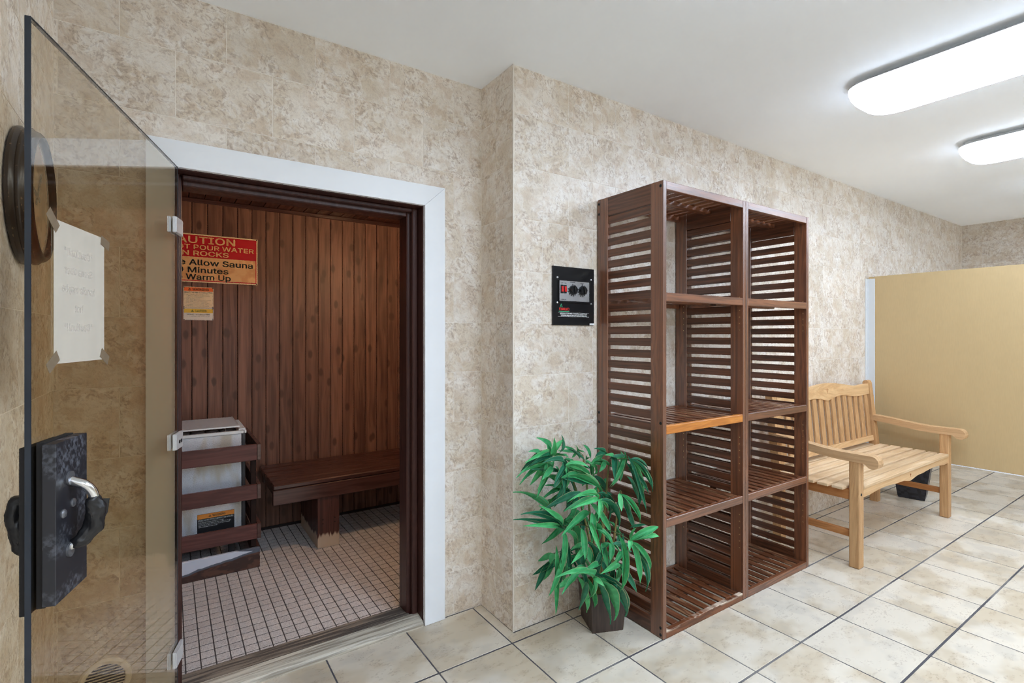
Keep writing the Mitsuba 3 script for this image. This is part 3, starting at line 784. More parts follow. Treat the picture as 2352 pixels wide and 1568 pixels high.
hp = [(0.800, 1.000, 0.041), (0.800, 0.995, 0.052), (0.798, 0.988, 0.064), (0.794, 0.975, 0.072), (0.790, 0.955, 0.075), (0.788, 0.925, 0.074), (0.790, 0.900, 0.070), (0.795, 0.884, 0.058), (0.800, 0.876, 0.041)]
from scipy.interpolate import CubicSpline
hp = CubicSpline(np.arange(len(hp)), np.array(hp))(np.linspace(0, len(hp) - 1, 49))
put('door_1__handle', tube([dpt(*q) for q in hp], 0.0085, 18), 'chrome', smooth=60, label='chrome bow handle')
put('door_1__handle__mount', cat([xf(disc(0.013, 0.004, 20), DM @ frame([0.803, z, 0.0422], [1, 0, 0], [0, 1, 0], [0, 0, 1])) for z in (1.005, 0.870)]), 'dull_steel', smooth=40)
for s_, z_ in ((0.826, 0.945), (0.790, 0.955)):
    put('door_1__bolt', xf(lathe([(0.0085, 0.0), (0.0085, 0.002), (0.006, 0.0045), (0.0, 0.0055)], 16), DM @ frame([s_, z_, 0.0401], [1, 0, 0], [0, 1, 0], [0, 0, 1])), 'dull_steel', smooth=40)


def wrap(pts, seed, flat=1.0):
    """crumpled tape wrapped round a handle: hull blobs, refined, displaced"""
    m = manifold3d.Manifold()
    for (a, ra), (b, rb) in zip(pts[:-1], pts[1:]):
        sa, sb = manifold3d.Manifold.sphere(ra, 16).translate(list(map(float, a))), manifold3d.Manifold.sphere(rb, 16).translate(list(map(float, b)))
        m = m + manifold3d.Manifold.batch_hull([sa, sb])
    m = m.refine_to_length(0.0035)
    q = m.to_mesh()
    tm = trimesh.Trimesh(q.vert_properties[:, :3], q.tri_verts, process=True)
    v = np.array(tm.vertices)
    n = np.array(tm.vertex_normals)
    tm.vertices = v + n * (0.008 * (meshkit.noise(v * [70, 70, 34], seed) - 0.5) + 0.0022 * (meshkit.noise(v * 190, seed + 3) - 0.5))[:, None]
    return tm


put('door_1__tape_wrap', wrap([(dpt(0.792, 0.957, 0.073), 0.012), (dpt(0.786, 0.940, 0.078), 0.016), (dpt(0.784, 0.905, 0.074), 0.0165), (dpt(0.794, 0.884, 0.060), 0.014), (dpt(0.799, 0.880, 0.050), 0.010)], 3), 'black_tape', smooth=40, label='black tape wound round the handle')
flap = [dpt(0.785, 0.957, 0.075), dpt(0.775, 0.953, 0.094), dpt(0.770, 0.925, 0.089), dpt(0.775, 0.895, 0.076), dpt(0.786, 0.905, 0.074), dpt(0.779, 0.955, 0.073), dpt(0.775, 0.9, 0.072)]
put('door_1__tape_wrap', hull(flap), 'black_tape')
put('door_1__outer_handle', wrap([(dpt(0.790, 0.975, -0.026), 0.006), (dpt(0.785, 0.962, -0.045), 0.013), (dpt(0.785, 0.925, -0.048), 0.015), (dpt(0.788, 0.880, -0.042), 0.014), (dpt(0.790, 0.868, -0.028), 0.009)], 8), 'black_tape', smooth=40, label='tape wrapped handle on the outer side')
struct('door_1', 'frameless bronze glass sauna door standing open, with black lock box and taped handle', 'door')

# paper taped to the outer side of the glass
PS0, PS1, PZ0, PZ1 = 0.563, 0.779, 1.2190, 1.4975
put('paper_sheet__page', fixw(dbox(PS0, PS1, PZ0, PZ1, 0.0058, 0.0064)), 'paper')
gt = []
for s, z, w in (('"Caution!!"', 1.435, 0.120), ('Sauna door', 1.398, 0.118), ('handle maybe', 1.361, 0.140), ('hot', 1.322, 0.036), ('"Caution!!"', 1.283, 0.120)):
    m = text(s, 0.015, True, 0.00008, width=w, align='center')
    put('paper_sheet__show_through_lettering', xf(m, DM @ frame([(PS0 + PS1) / 2 + 0.01, z, 0.00642], [1, 0, 0], [0, 1, 0], [0, 0, 1])), 'paper_ghost', label='faint mirrored lettering showing through')
for (s_, z_, a_) in ((PS1 + 0.004, PZ1 - 0.004, 0.7), (PS1 + 0.004, PZ0 + 0.004, -0.6), (PS0 - 0.004, PZ1 - 0.010, 0.2), (PS0 - 0.002, PZ0 + 0.006, 0.5)):
    ca, sa = math.cos(a_), math.sin(a_)
    put('paper_sheet__tape', xf(box(-0.022, 0.022, -0.011, 0.011, -0.0002, 0.0002), DM @ frame([s_, z_, 0.0068], [ca, sa, 0], [-sa, ca, 0], [0, 0, 1])), 'clear_tape')
thing('paper_sheet', 'blank-backed white paper sheet taped to the glass door', 'paper')

# round clock on the left wall
CKY, CKZ = 1.650, 1.603
CKM = frame([XL + 0.0005, CKY, CKZ], [0, 1, 0], [0, 0, 1], [1, 0, 0])
prof = [(0.152, 0.0), (0.160, 0.004), (0.161, 0.010), (0.157, 0.014), (0.156, 0.018), (0.160, 0.022), (0.160, 0.028), (0.156, 0.032), (0.154, 0.035), (0.152, 0.041), (0.147, 0.046), (0.142, 0.047), (0.1385, 0.044), (0.1380, 0.030)]
put('wall_clock__frame', xf(lathe(prof, 72), CKM), 'bronze', smooth=50, label='dark bronze moulded rim')
put('wall_clock__face', xf(disc(0.1385, 0.010, 48), CKM @ frame([0, 0, 0.0235], [1, 0, 0], [0, 1, 0], [0, 0, 1])), 'clock_face')
put('wall_clock__lens', xf(trimesh.Trimesh(np.vstack([[[0, 0, 0.039]], [[0.1383 * math.cos(a), 0.1383 * math.sin(a), 0.039] for a in np.arange(48) * math.pi / 24]]), [[0, 1 + i, 1 + (i + 1) % 48] for i in range(48)], process=False), CKM), 'clear_glass')
put('wall_clock__hand', cat(xf(box(-0.004, 0.004, -0.02, 0.085, 0.0, 0.0015), CKM @ frame([0, 0, 0.030], [0.8, -0.6, 0], [0.6, 0.8, 0], [0, 0, 1])), xf(box(-0.005, 0.005, -0.015, 0.055, 0.0, 0.0015), CKM @ frame([0, 0, 0.032], [0.2, 0.98, 0], [-0.98, 0.2, 0], [0, 0, 1]))), 'ink')
thing('wall_clock', 'round wall clock with thick dark bronze rim, partly behind the glass door', 'clock')

# ------------------------------------------------------------------ sauna control panel
KX0, KX1, KZ0, KZ1 = 1.438, 1.692, 1.321, 1.590
KP = lambda x_, z_, off=0.0: WALLF(x_, Y1 - 0.0005 - off, z_)
put('control_panel__plate', box(KX0, KX1, Y1 - 0.008, Y1 - 0.0005, KZ0, KZ1, 0.0015), 'panel_black')
rr = lambda x0, x1, z0, z1, r: [(cx_ + r * math.cos(t), cz_ + r * math.sin(t)) for cx_, cz_, t0 in ((x1 - r, z1 - r, 0), (x0 + r, z1 - r, 1), (x0 + r, z0 + r, 2), (x1 - r, z0 + r, 3)) for t in (t0 * math.pi / 2 + np.arange(6) / 5 * math.pi / 2)]
bez = trimesh.boolean.difference([xf(prism(rr(KX0 + 0.030, KX1 - 0.024, 1.425, 1.532, 0.010), 0.006), KP(0, 0, 0.0075)), xf(prism(rr(KX0 + 0.035, KX1 - 0.034, 1.432, 1.526, 0.004), 0.02), KP(0, 0, 0.000))], engine='manifold')
put('control_panel__bezel', bez, 'panel_black')
put('control_panel__face_plate', box(KX0 + 0.0355, KX1 - 0.0345, Y1 - 0.0105, Y1 - 0.0082, 1.4325, 1.5255), 'panel_metal', label='brushed silver control plate')
for kx in (1.553, 1.612):
    k = key('control_panel__knob')
    kn = cat(xf(lathe([(0.022, 0.0), (0.0225, 0.004), (0.0205, 0.008), (0.019, 0.016), (0.017, 0.018), (0.0, 0.018)], 28), KP(kx, 1.484, 0.0105)),
             xf(box(-0.004, 0.004, -0.019, 0.019, 0.016, 0.026, 0.002), KP(kx, 1.484, 0.0105) @ frame([0, 0, 0], [0.97, 0.22, 0], [-0.22, 0.97, 0], [0, 0, 1])))
    scene[k] = mikit.ply(kn, 'panel_black', smooth=40)
    put(k + '__dial_mark', cat([xf(box(-0.0024, 0.0024, 0.0235, 0.0290, 0.0, 0.0006), KP(kx, 1.484, 0.0106) @ frame([0, 0, 0], [math.cos(t), math.sin(t), 0], [-math.sin(t), math.cos(t), 0], [0, 0, 1])) for t in np.linspace(-0.35, -5.2, 11) + 0.3]), 'ink')
for kx in (1.4895, 1.5085):
    k = put('control_panel__switch', xf(box(-0.0075, 0.0075, -0.019, 0.019, 0.0, 0.003, 0.001), KP(kx, 1.4865, 0.0105)), 'ink', label='red rocker switch')
    put(k + '__rocker', xf(hull([[-0.0055, -0.0125, 0], [0.0055, -0.0125, 0], [-0.0055, 0.0125, 0], [0.0055, 0.0125, 0], [-0.0055, -0.0125, 0.006], [0.0055, -0.0125, 0.006], [-0.0055, 0.0125, 0.003], [0.0055, 0.0125, 0.003]]), KP(kx, 1.4865, 0.0125)), 'red_plastic')
put('control_panel__small_print', cat(xf(text('OFF   ON', 0.003, width=0.03), KP(1.4845, 1.5125, 0.0105)), xf(text('TEMPERATURE', 0.003, width=0.03), KP(1.538, 1.5185, 0.0105)), xf(text('TIMER', 0.003, width=0.022), KP(1.600, 1.5155, 0.0105)), xf(text('HEATER LIGHT', 0.003, width=0.03), KP(1.484, 1.4375, 0.0105))), 'ink')
for a, b in ((KX0 + 0.027, 1.538), (KX1 - 0.020, 1.538), (KX0 + 0.027, 1.424), (KX1 - 0.020, 1.424)):
    put('control_panel__screw', xf(lathe([(0.005, 0), (0.0045, 0.002), (0.0, 0.003)], 12), KP(a, b, 0.0076)), 'chrome', smooth=40)
put('control_panel__red_lettering', xf(text('FINNLEO', 0.0115, True, width=0.062), KP(1.4735, 1.3895, 0.0077)), 'red_print')
lg = [prism([(0.0, 0.0), (0.003, 0.0), (0.0085, 0.0125), (0.014, 0.0), (0.017, 0.0), (0.0105, 0.0165), (0.0065, 0.0165)], 0.0006), prism([(0.0075, 0.002), (0.0095, 0.002), (0.0088, 0.009)], 0.0006)]
put('control_panel__green_emblem', cat([xf(q, KP(1.4790, 1.4025, 0.0077)) for q in lg], box(1.4735, 1.5355, Y1 - 0.0089, Y1 - 0.0082, 1.3825, 1.3860)), 'green_print')
put('control_panel__instruction_strip', cat(box(1.468, 1.657, Y1 - 0.0093, Y1 - 0.0079, 1.3605, 1.3615), box(1.468, 1.657, Y1 - 0.0093, Y1 - 0.0079, 1.3785, 1.3790), xf(text('DRESS FOR USE. ONLY BRING WATER BOTTLES NEEDED TO COOL', 0.0052, True, width=0.166), KP(1.480, 1.3715, 0.0077)), xf(text('THE CONTROL PANEL MUST BE PLACED OUTSIDE THE SAUNA ROOM', 0.0052, True, width=0.158), KP(1.484, 1.3635, 0.0077))), 'white_print')
put('control_panel__sticker', box(KX1 - 0.030, KX1 - 0.002, Y1 - 0.0086, Y1 - 0.0079, KZ0 + 0.002, KZ0 + 0.011), 'white_print')
thing('control_panel', 'black wall control panel with two dials and red switches, left of the shelves', 'control panel')

# ------------------------------------------------------------------ slatted shelf units
def shelf_unit(x0, label, worn_front, honey):
    t = key('shelf_unit')
    thing(t, label, 'shelf unit', 'dark slatted shelf units')
    Yf, Yb, top = 1.407, 1.800, 1.925
    w, th = 0.604, 0.021
    for side, xa in ((0, x0), (1, x0 + w - th)):
        sp = key(t + '__side_panel')
        put(sp + '__front_stile', box(xa, xa + th, Yf, Yf + 0.068, 0.001, top, 0.0015), 'shelf_wood_z')
        put(sp + '__back_stile', box(xa, xa + th, Yb - 0.068, Yb, 0.001, top, 0.0015), 'shelf_wood_z')
        put(sp + '__top_rail', box(xa + 0.001, xa + th - 0.001, Yf + 0.0685, Yb - 0.0685, top - 0.088, top, 0.0012), 'shelf_wood_y')
        put(sp + '__bottom_rail', box(xa + 0.001, xa + th - 0.001, Yf + 0.0685, Yb - 0.0685, 0.004, 0.072, 0.0012), 'shelf_wood_y')
        n = 34
        p = (top - 0.088 - 0.072) / n
        d = mikit.ply(box(0.004, th - 0.004, Yf + 0.064, Yb - 0.064, 0.0, 0.0345, 0.002), 'shelf_wood_y')
        for i in range(n):
            scene[key(sp + '__slat')] = {**d, 'to_world': T().translate([xa, 0, 0.072 + i * p + p - 0.0345 - 0.003])}
        fx = xa if side == 0 else xa + th
        sgn = -1 if side == 0 else 1
        for yy, zz_ in ((Yf + 0.014, top - 0.022), (Yb - 0.010, top - 0.022), (Yb - 0.010, top - 0.070), (Yf + 0.014, 0.905), (Yb - 0.010, 0.905), (Yb - 0.010, 0.860), (Yf + 0.014, 0.045), (Yf + 0.014, 0.016)):
            if side == 0 and x0 < 2:
                put(sp + '__bolt', xf(lathe([(0.0065, 0), (0.006, 0.0015), (0.003, 0.0018), (0.0028, 0.0006), (0, 0.0006)], 14), frame([fx, yy, zz_], [0, 1, 0], [0, 0, 1], [1, 0, 0]) @ np.diag([1, 1, sgn, 1.0])), 'bolt_black')
        ix = xa + th if side == 0 else xa
        pegs = []
        for yy in (Yf + 0.020, Yb - 0.050):
            for zc in (1.30, 0.62, 0.245):
                for q in range(6):
                    pegs.append(box(ix - 0.0006, ix + 0.0006, yy - 0.0022, yy + 0.0022, zc + q * 0.032 - 0.0022, zc + q * 0.032 + 0.0022))
        k = put(sp + '__peg_holes', cat(pegs), 'brass')
        labels[k] = {'label': 'rows of small pale peg holes', 'kind': 'stuff'}
    xa, xb = x0 + th, x0 + w - th
    for lv, z in enumerate((0.031, 0.500, 0.893, 1.455, top)):
        s = key(t + '__shelf')
        hgt = 0.036
        fm = 'shelf_wood_honey' if (honey and lv == 2) else ('shelf_wood_chipped' if (worn_front and lv == 0) else 'shelf_wood_x')
        k = put(s + '__front_rail', box(xa + 0.0008, xb - 0.0008, Yf + 0.001, Yf + 0.022, z - hgt, z + (0.0 if lv < 4 else 0.0), 0.002), fm)
        if fm == 'shelf_wood_honey':
            labels[k] = {'label': 'lighter honey coloured front rail'}
        put(s + '__back_rail', box(xa + 0.0008, xb - 0.0008, Yb - 0.024, Yb - 0.003, z - hgt, z, 0.002), 'shelf_wood_x')
        nn = 10
        p = (xb - xa - 0.002) / nn
        d = mikit.ply(box(0.0100, p - 0.0100, Yf + 0.0225, Yb - 0.0245, z - 0.0080, z - 0.0010, 0.0012), 'shelf_wood_worn')
        for i in range(nn):
            scene[key(s + '__slat')] = {**d, 'to_world': T().translate([xa + 0.001 + i * p, 0, 0])}
        put(s + '__batten', box(xa + 0.002, xb - 0.002, 1.585, 1.622, z - hgt + 0.008, z - 0.0083, 0.001), 'shelf_wood_x')


shelf_unit(1.714, 'tall dark brown slatted shelf unit beside the potted plant', True, True)
shelf_unit(2.3205, 'tall dark brown slatted shelf unit beside the teak bench', False, False)

# ------------------------------------------------------------------ potted bamboo
PCX, PCY, PA = 1.592, 1.645, math.radians(-22)
PR = frame([PCX, PCY, 0], [math.cos(PA), math.sin(PA), 0], [-math.sin(PA), math.cos(PA), 0], [0, 0, 1])
b0, b1, ph = 0.070, 0.083, 0.170
sq = lambda r, z: [[-r, -r, z], [r, -r, z], [r, r, z], [-r, r, z]]
pv = np.array(sq(b0, 0.001) + sq(b1, ph) + sq(b1 - 0.008, ph) + sq(b1 - 0.010, ph - 0.022))
pf = []
for k in range(3):
    for j in range(4):
        a, b = k * 4 + j, k * 4 + (j + 1) % 4
        pf += [[a, b, b + 4], [a, b + 4, a + 4]]
pf += [[0, 2, 1], [0, 3, 2], [12, 13, 14], [12, 14, 15]]
put('potted_bamboo__pot', xf(trimesh.Trimesh(pv, pf, process=False), PR), 'pot_wood', label='tapered square dark brown pot')
gx, gy = np.meshgrid(np.linspace(-0.072, 0.072, 22), np.linspace(-0.072, 0.072, 22))
mv = np.stack([gx.ravel(), gy.ravel(), ph - 0.014 + 0.022 * meshkit.fbm(np.stack([gx.ravel() * 45, gy.ravel() * 45, gx.ravel() * 0], -1), 3, 4)], -1)
mf = [[r * 22 + c, r * 22 + c + 1, r * 22 + c + 23] for r in range(21) for c in range(21)] + [[r * 22 + c, r * 22 + c + 23, r * 22 + c + 22] for r in range(21) for c in range(21)]
put('potted_bamboo__moss', xf(trimesh.Trimesh(mv, mf, process=False), PR), 'moss')
NODES = [[1.318,1.66,0.771],[1.342,1.6,0.742],[1.524,1.64,0.711],[1.625,1.6,0.735],[1.618,1.5,0.753],[1.452,1.52,0.606],[1.571,1.52,0.61],[1.326,1.6,0.493],[1.304,1.56,0.498],[1.38,1.5,0.54],[1.452,1.7,0.598],[1.467,1.36,0.488],[1.367,1.46,0.332],[1.372,1.56,0.3],[1.404,1.54,0.421],[1.496,1.46,0.359],[1.517,1.52,0.414],[1.33,1.66,0.365],[1.513,1.72,0.757],[1.615,1.68,0.589],[1.514,1.7,0.493],[1.643,1.66,0.438],[1.548,1.62,0.297],[1.626,1.56,0.339],[1.426,1.64,0.346]]
LEAVES = [[0,1139,1600,780],[0,1167,1618,758],[0,1227,1686,659],[0,1266,1660,696],[0,1287,1601,863],[0,1280,1642,836],[0,1377,1647,839],[1,1433,1549,727],[1,1497,1618,657],[1,1233,1544,681],[1,1206,1577,775],[1,1355,1592,686],[1,1442,1582,693],[2,1604,1640,747],[2,1557,1659,628],[2,1577,1685,649],[2,1578,1604,694],[2,1498,1648,736],[2,1599,1654,728],[3,1569,1565,625],[3,1554,1530,665],[3,1690,1580,723],[3,1532,1566,767],[3,1643,1568,686],[4,1690,1443,616],[4,1690,1495,586],[4,1690,1467,704],[4,1681,1523,677],[4,1670,1434,654],[4,1644,1515,691],[5,1265,1495,635],[5,1244,1461,619],[5,1572,1529,453],[5,1306,1562,573],[5,1409,1475,547],[5,1510,1526,544],[6,1660,1486,477],[6,1684,1539,421],[6,1653,1537,480],[6,1539,1476,552],[7,1142,1630,573],[7,1139,1609,535],[7,1216,1612,600],[8,1280,1588,320],[8,1277,1541,345],[8,1358,1581,265],[8,1387,1595,396],[9,1390,1442,431],[9,1457,1532,420],[9,1379,1477,463],[10,1275,1688,581],[10,1276,1648,661],[10,1291,1714,532],[10,1306,1665,562],[10,1463,1735,499],[11,1594,1330,524],[11,1598,1330,484],[11,1545,1330,365],[11,1486,1330,328],[11,1536,1330,518],[11,1468,1330,547],[11,1427,1330,467],[12,1193,1480,370],[12,1455,1458,124],[12,1521,1501,99],[12,1237,1415,404],[12,1368,1492,238],[12,1379,1410,316],[13,1464,1606,103],[13,1261,1565,274],[13,1318,1563,344],[14,1497,1586,247],[14,1344,1564,411],[14,1401,1565,328],[14,1265,1476,405],[14,1405,1514,359],[15,1547,1400,247],[15,1507,1413,310],[15,1361,1416,366],[15,1516,1493,270],[16,1460,1465,366],[16,1541,1486,373],[16,1546,1509,386],[16,1483,1552,376],[17,1285,1706,327],[17,1288,1675,259],[17,1279,1616,350],[18,1496,1715,786],[18,1544,1735,715],[18,1497,1656,764],[18,1492,1732,727],[19,1508,1654,547],[19,1683,1681,522],[19,1596,1690,480],[19,1663,1690,621],[20,1445,1693,415],[20,1565,1697,402],[20,1446,1654,375],[20,1417,1689,475],[21,1498,1605,432],[21,1690,1612,374],[21,1690,1650,320],[21,1636,1683,328],[22,1456,1597,276],[22,1536,1552,247],[22,1560,1613,376],[22,1613,1575,257],[23,1690,1576,251],[23,1556,1537,299],[23,1666,1536,338],[23,1676,1599,395],[24,1356,1617,282],[24,1469,1612,287],[24,1418,1612,274],[24,1340,1628,383]]
canes = [(1.555, 1.650, [(1.40, 1.65, 0.72)]), (1.585, 1.610, [(1.50, 1.58, 0.66)]), (1.610, 1.665, [(1.61, 1.62, 0.70)]), (1.580, 1.685, [(1.53, 1.70, 0.74)]), (1.630, 1.625, [(1.625, 1.56, 0.60)]), (1.550, 1.605, [(1.44, 1.57, 0.50)])]
cpts = []
for (cx_, cy_, ends) in canes:
    e_ = np.array(ends[0])
    s_ = np.array([cx_, cy_, ph - 0.01])
    q = np.linspace(0, 1, 16)[:, None]
    line = s_ + (e_ - s_) * q
    line[:, 0] = s_[0] + (e_[0] - s_[0]) * q[:, 0] ** 1.7
    line[:, 1] = s_[1] + (e_[1] - s_[1]) * q[:, 0] ** 1.7
    rad = 0.0062 - 0.0032 * q[:, 0] + 0.0010 * (np.arange(16) % 4 == 0)
    put('potted_bamboo__cane', tube(line, rad, 8), 'cane', smooth=50)
    cpts.append(line)
allc = np.vstack(cpts)
for nd in NODES:
    nd = np.array(nd)
    cd = allc - nd
    score = np.linalg.norm(cd, axis=1) + 0.8 * np.maximum(0, cd[:, 2] + 0.02)
    st = allc[int(np.argmin(score))]
    q = np.linspace(0, 1, 8)[:, None]
    line = st + (nd - st) * q
    line[:, 2] += 0.10 * np.linalg.norm(nd - st) * np.sin(q[:, 0] * math.pi)
    put('potted_bamboo__twig', tube(line, 0.0018, 5), 'twig', smooth=60)


def leaf_mesh(sag, fold):
    n = 9
    v, uv, f = [], [], []
    for i in range(n + 1):
        t = i / n
        w = (math.sin(math.pi * min(t * 1.0, 1.0) ** 0.72) ** 0.85) * 0.5 if 0 < t < 1 else 0.012
        z = sag * 4 * t * (1 - t)
        for s in (-1, -0.5, 0, 0.5, 1):
            v.append([t, s * w, z + fold * abs(s) * w + 0.02 * math.sin(t * 9 + s)])
            uv.append([t, s])
    for i in range(n):
        for j in range(4):
            a = i * 5 + j
            f += [[a, a + 5, a + 6], [a, a + 6, a + 1]]
    return trimesh.Trimesh(v, f, process=False), np.array(uv)


LP = []
for mi_ in range(3):
    row = []
    for sg, fo in ((0.06, 0.25), (0.13, 0.35), (0.02, 0.15), (0.20, 0.3)):
        lm_, luv = leaf_mesh(sg, fo)
        row.append(mikit.ply(lm_, f'leaf_{mi_}', smooth=True, uv=luv))
    LP.append(row)
more = []
for (ni, px, py, pz) in LEAVES:
    for _k in range(rng.choice([0, 1, 1, 2])):
        q = np.array([px, py, pz]) + [rng.uniform(-70, 70), rng.uniform(-40, 50), rng.uniform(-80, 60)]
        q[0] = min(q[0], 1690) if ni != 11 else q[0]
        q[1] = min(q[1], 1785) if ni != 11 else min(q[1], 1380)
        more.append([ni, *q])
for _n, (ni, px, py, pz) in enumerate(LEAVES + more):
    a, b = np.array(NODES[ni]), np.array([px, py, pz]) / 1000.0
    if _n >= len(LEAVES):                                  # fill-in leaves spring from along the twigs
        sh = np.array([rng.uniform(-0.06, 0.05), rng.uniform(-0.01, 0.05), rng.uniform(-0.07, 0.03)])
        a, b = a + sh, b + sh * rng.uniform(0.6, 1.3)
        a[0], b[0] = min(a[0], 1.69) if ni != 11 else a[0], min(b[0], 1.69) if ni != 11 else b[0]
        a[1], b[1] = min(a[1], 1.785), min(b[1], 1.785 if ni != 11 else 1.385)
        if b[2] < 0.06:
            continue
    d = b - a
    L = np.linalg.norm(d)
    xd = d / L
    up = unit(np.array([rng.uniform(-0.5, 0.5), -0.55 + rng.uniform(-0.5, 0.4), 0.75]))
    zd = unit(up - (up @ xd) * xd)
    yd = np.cross(zd, xd)
    wd = min(0.36 * L, rng.uniform(0.018, 0.028)) if ni not in (4, 18) else min(0.30 * L, 0.017)
    M = np.eye(4)
    M[:3, 0], M[:3, 1], M[:3, 2], M[:3, 3] = xd * L, yd * wd * 1.1, zd * L * 0.8, a
    ci = rng.choice([0, 0, 1, 1, 2]) if ni < 19 and _n < len(LEAVES) else rng.choice([1, 1, 2, 2])
    scene[key('potted_bamboo__leaf')] = {**LP[ci][rng.choice([0, 0, 1, 1, 2, 3])], 'to_world': T(M)}
thing('potted_bamboo', 'green artificial bamboo plant in a square dark pot beside the shelves', 'potted plant')

# ------------------------------------------------------------------ teak bench
t = 'garden_bench'
QX0, QX1 = 3.110, 4.560
def tapered_leg(xa, xb, ya, yb, z1):
    return box(xa, xb, ya, yb, 0.001, z1, 0.004)
for xa in (QX0, QX1 - 0.056):
    put(t + '__front_leg', tapered_leg(xa, xa + 0.056, 1.232, 1.284, 0.604), 'teak_z')
# back posts: vertical to the seat, then raked
for xa in (QX0 + 0.004, QX1 - 0.060):
    prof = [(1.660, 0.001), (1.712, 0.001), (1.716, 0.42), (1.762, 0.905), (1.758, 0.918), (1.748, 0.926), (1.736, 0.927), (1.724, 0.920), (1.718, 0.905), (1.664, 0.42)]
    m = xf(prism(prof, 0.056), frame([xa, 0, 0], [0, 1, 0], [0, 0, 1], [1, 0, 0]))
    put(t + '__back_post', m, 'teak_z')
# rails
wav = [(QX0 + 0.056, 0.428), (QX0 + 0.056, 0.384), (QX0 + 0.14, 0.384)]
for q in np.linspace(0, 1, 23):
    xx = QX0 + 0.16 + q * (QX1 - QX0 - 0.32)
    c = abs(q - 0.5) * 2
    wav.append((xx, 0.386 + 0.009 * math.sin(math.pi * min(1, (1 - c) * 1.6)) ** 1.0 - 0.018 * math.exp(-((q - 0.5) / 0.06) ** 2) * 1.0))
wav += [(QX1 - 0.14, 0.384), (QX1 - 0.056, 0.384), (QX1 - 0.056, 0.428)]
put(t + '__apron', xz_prism(wav, 1.236, 1.260), 'teak_x')
for xa in (QX0 + 0.012, QX1 - 0.040):
    put(t + '__side_rail', box(xa, xa + 0.028, 1.284, 1.662, 0.366, 0.424, 0.002), 'teak_dark')
    put(t + '__stretcher', box(xa + 0.002, xa + 0.026, 1.284, 1.662, 0.160, 0.198, 0.003), 'teak_dark')
put(t + '__rear_rail', box(QX0 + 0.058, QX1 - 0.058, 1.672, 1.700, 0.376, 0.430, 0.002), 'teak_x')
# seat slats
put(t + '__seat_slat', box(QX0 + 0.057, QX1 - 0.057, 1.230, 1.282, 0.4285, 0.4485, 0.004), 'teak_seat')
for i in range(6):
    y = 1.297 + i * 0.0765
    put(t + '__seat_slat', box(QX0 - 0.040 if i < 5 else QX0 + 0.064, QX1 - 0.012 if i < 5 else QX1 - 0.064, y, y + 0.060, 0.4255, 0.4435 - 0.001 * abs(i - 3), 0.003), 'teak_seat')
put(t + '__bolt', xf(disc(0.007, 0.003, 12), frame([QX0 + 0.022, 1.2315, 0.405], [1, 0, 0], [0, 0, 1], [0, -1, 0])), 'bolt_black')
# back: lower rail, slats, crest
rk = lambda z: 1.690 + (z - 0.42) * (0.046 / 0.485)
BM = frame([0, 1.690 - 0.42 * 0.0948, 0], [1, 0, 0], [0, 0.0944, 0.9955], [0, -0.9955, 0.0944])
put(t + '__lower_back_rail', xf(box(QX0 + 0.061, QX1 - 0.061, 0.470, 0.510, -0.010, 0.012, 0.002), BM), 'teak_x')
nb = 15
pit = (QX1 - QX0 - 0.125) / nb
for i in range(nb):
    xa = QX0 + 0.0625 + i * pit + 0.5 * (pit - 0.052)
    put(t + '__back_slat', xf(box(xa, xa + 0.052, 0.509, 0.842, -0.006, 0.008, 0.002), BM), 'teak_z')
up, lo = [], []
XC, HW = (QX0 + QX1) / 2, (QX1 - QX0) / 2 - 0.061
for q in np.linspace(-1, 1, 49):
    c = abs(q)
    u_ = 0.905 + 0.036 * (0.5 + 0.5 * math.cos(math.pi * min(1, c / 0.72))) - 0.006 * math.exp(-((c - 0.70) / 0.16) ** 2)
    l_ = 0.828 + 0.016 * math.exp(-((c - 0.30) / 0.20) ** 2) - 0.010 * math.exp(-(c / 0.09) ** 2) - 0.008 * math.exp(-((c - 0.72) / 0.2) ** 2)
    up.append((XC + q * HW, u_))
    lo.append((XC + q * HW, l_))
cr = prism(up[::-1] + lo, 0.026)
cr.apply_translation([0, 0, -0.012])
put(t + '__crest_rail', xf(cr, BM), 'teak_x')
def petal(rot, L=0.021, w=0.0065):
    q = np.linspace(0, 2 * math.pi, 22)
    x_, y_ = w * np.sin(q) * np.sin(q / 2), L * (1 - np.cos(q)) / 2
    c_, s_ = math.cos(rot), math.sin(rot)
    return tube(np.stack([c_ * x_ - s_ * y_, s_ * x_ + c_ * y_ - 0.004, 0 * x_], -1), 0.0008, 5)
ring = cat([petal(r_) for r_ in (-0.75, 0.0, 0.75)], tube([[0, -0.020, 0], [0.001, -0.010, 0], [0, -0.004, 0]], 0.0008, 5))
put(t + '__carving', cat(xf(ring, BM @ frame([XC, 0.886, 0.0145], [1, 0, 0], [0, 1, 0], [0, 0, 1])), xf(xf(ring, np.diag([0.6, 0.6, 1, 1.0])), WALLF(XC, 1.2352, 0.404))), 'teak_dark', label='small carved leaf motifs')
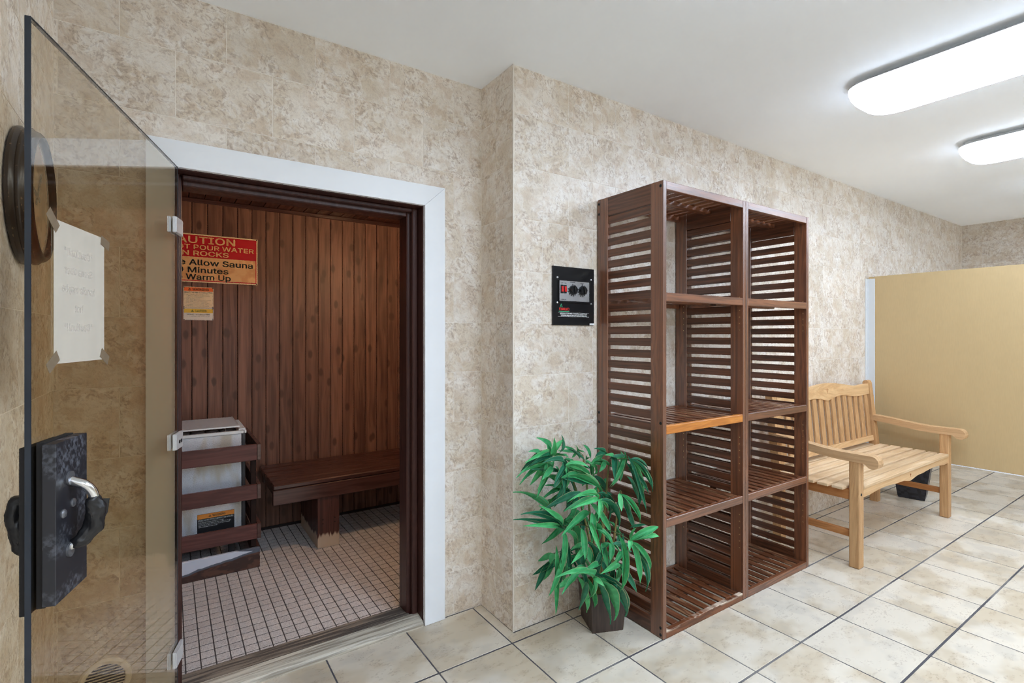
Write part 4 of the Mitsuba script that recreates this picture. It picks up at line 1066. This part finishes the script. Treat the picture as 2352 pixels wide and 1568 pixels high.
# armrests
for xa in (QX0 - 0.004, QX1 - 0.060):
    top, bot = [], []
    for q in np.linspace(0, 1, 21):
        yy = 1.735 - q * 0.545
        zt = 0.664 - 0.040 * (0.5 - 0.5 * math.cos(math.pi * min(1, q * 1.25))) + 0.004 * q
        top.append((yy, zt))
        bot.append((yy, zt - 0.042 - 0.004 * q))
    nose = [(1.172, 0.628), (1.156, 0.622), (1.144, 0.608), (1.140, 0.590), (1.144, 0.573), (1.155, 0.562), (1.170, 0.559), (1.185, 0.562), (1.199, 0.572), (1.212, 0.584)]
    poly = [p_ for p_ in top if p_[0] > 1.185] + nose + [p_ for p_ in bot[::-1] if p_[0] > 1.215]
    m = xf(prism(poly, 0.064), frame([xa, 0, 0], [0, 1, 0], [0, 0, 1], [1, 0, 0]))
    put(t + '__armrest', m, 'teak_y')
thing(t, 'light teak slatted garden bench with armrests between the shelves and the partition', 'bench')

# ------------------------------------------------------------------ partition beyond the bench
PXp, PB, PTp = 4.700, 0.344, 1.748
put('toilet_partition__panel', box(PXp, PXp + 0.026, -0.10, Y1 - 0.012, PB, PTp, 0.002), 'partition_laminate')
put('toilet_partition__bottom_edge', box(PXp - 0.001, PXp + 0.027, -0.10, Y1 - 0.012, PB - 0.006, PB, 0.0005), 'white_trim')
k = put('toilet_partition__bracket', cat(box(PXp - 0.003, PXp - 0.0002, Y1 - 0.058, Y1 - 0.002, PB, PTp - 0.018), box(PXp - 0.036, PXp - 0.003, Y1 - 0.006, Y1 - 0.001, PB, PTp - 0.018), box(PXp - 0.006, PXp - 0.003, Y1 - 0.014, Y1 - 0.006, PB, PTp - 0.018)), 'aluminium', label='full height white aluminium wall bracket')
zs = np.arange(0.42, 1.75, 0.262) + 0.02
for z in list(zs):
    put(k + '__rivet', cat(xf(disc(0.005, 0.003, 10), frame([PXp - 0.0042, Y1 - 0.048, z], [0, 1, 0], [0, 0, 1], [-1, 0, 0]) @ np.eye(4)), xf(disc(0.004, 0.003, 10), WALLF(PXp - 0.027, Y1 - 0.0070, z))), 'steel')
thing('toilet_partition', 'tan laminate partition panel standing off the floor beyond the bench', 'partition')
BNX, BNY = 4.880, 1.560
sq2 = lambda r, z: [[-r, -r, z], [r, -r, z], [r, r, z], [-r, r, z]]
bv = np.array(sq2(0.082, 0.001) + sq2(0.086, 0.02) + sq2(0.128, 0.33) + sq2(0.132, 0.335) + sq2(0.132, 0.35) + sq2(0.124, 0.35) + sq2(0.080, 0.03))
bf = []
for k in range(6):
    for j in range(4):
        a, b = k * 4 + j, k * 4 + (j + 1) % 4
        bf += [[a, b, b + 4], [a, b + 4, a + 4]]
bf += [[0, 2, 1], [0, 3, 2], [24, 25, 26], [24, 26, 27]]
ba = math.radians(12)
put('waste_bin', xf(trimesh.Trimesh(bv, bf, process=False), frame([BNX, BNY, 0], [math.cos(ba), math.sin(ba), 0], [-math.sin(ba), math.cos(ba), 0], [0, 0, 1])), 'bin_black')
thing('waste_bin', 'dark tapered square waste bin on the floor under the edge of the partition', 'waste bin')
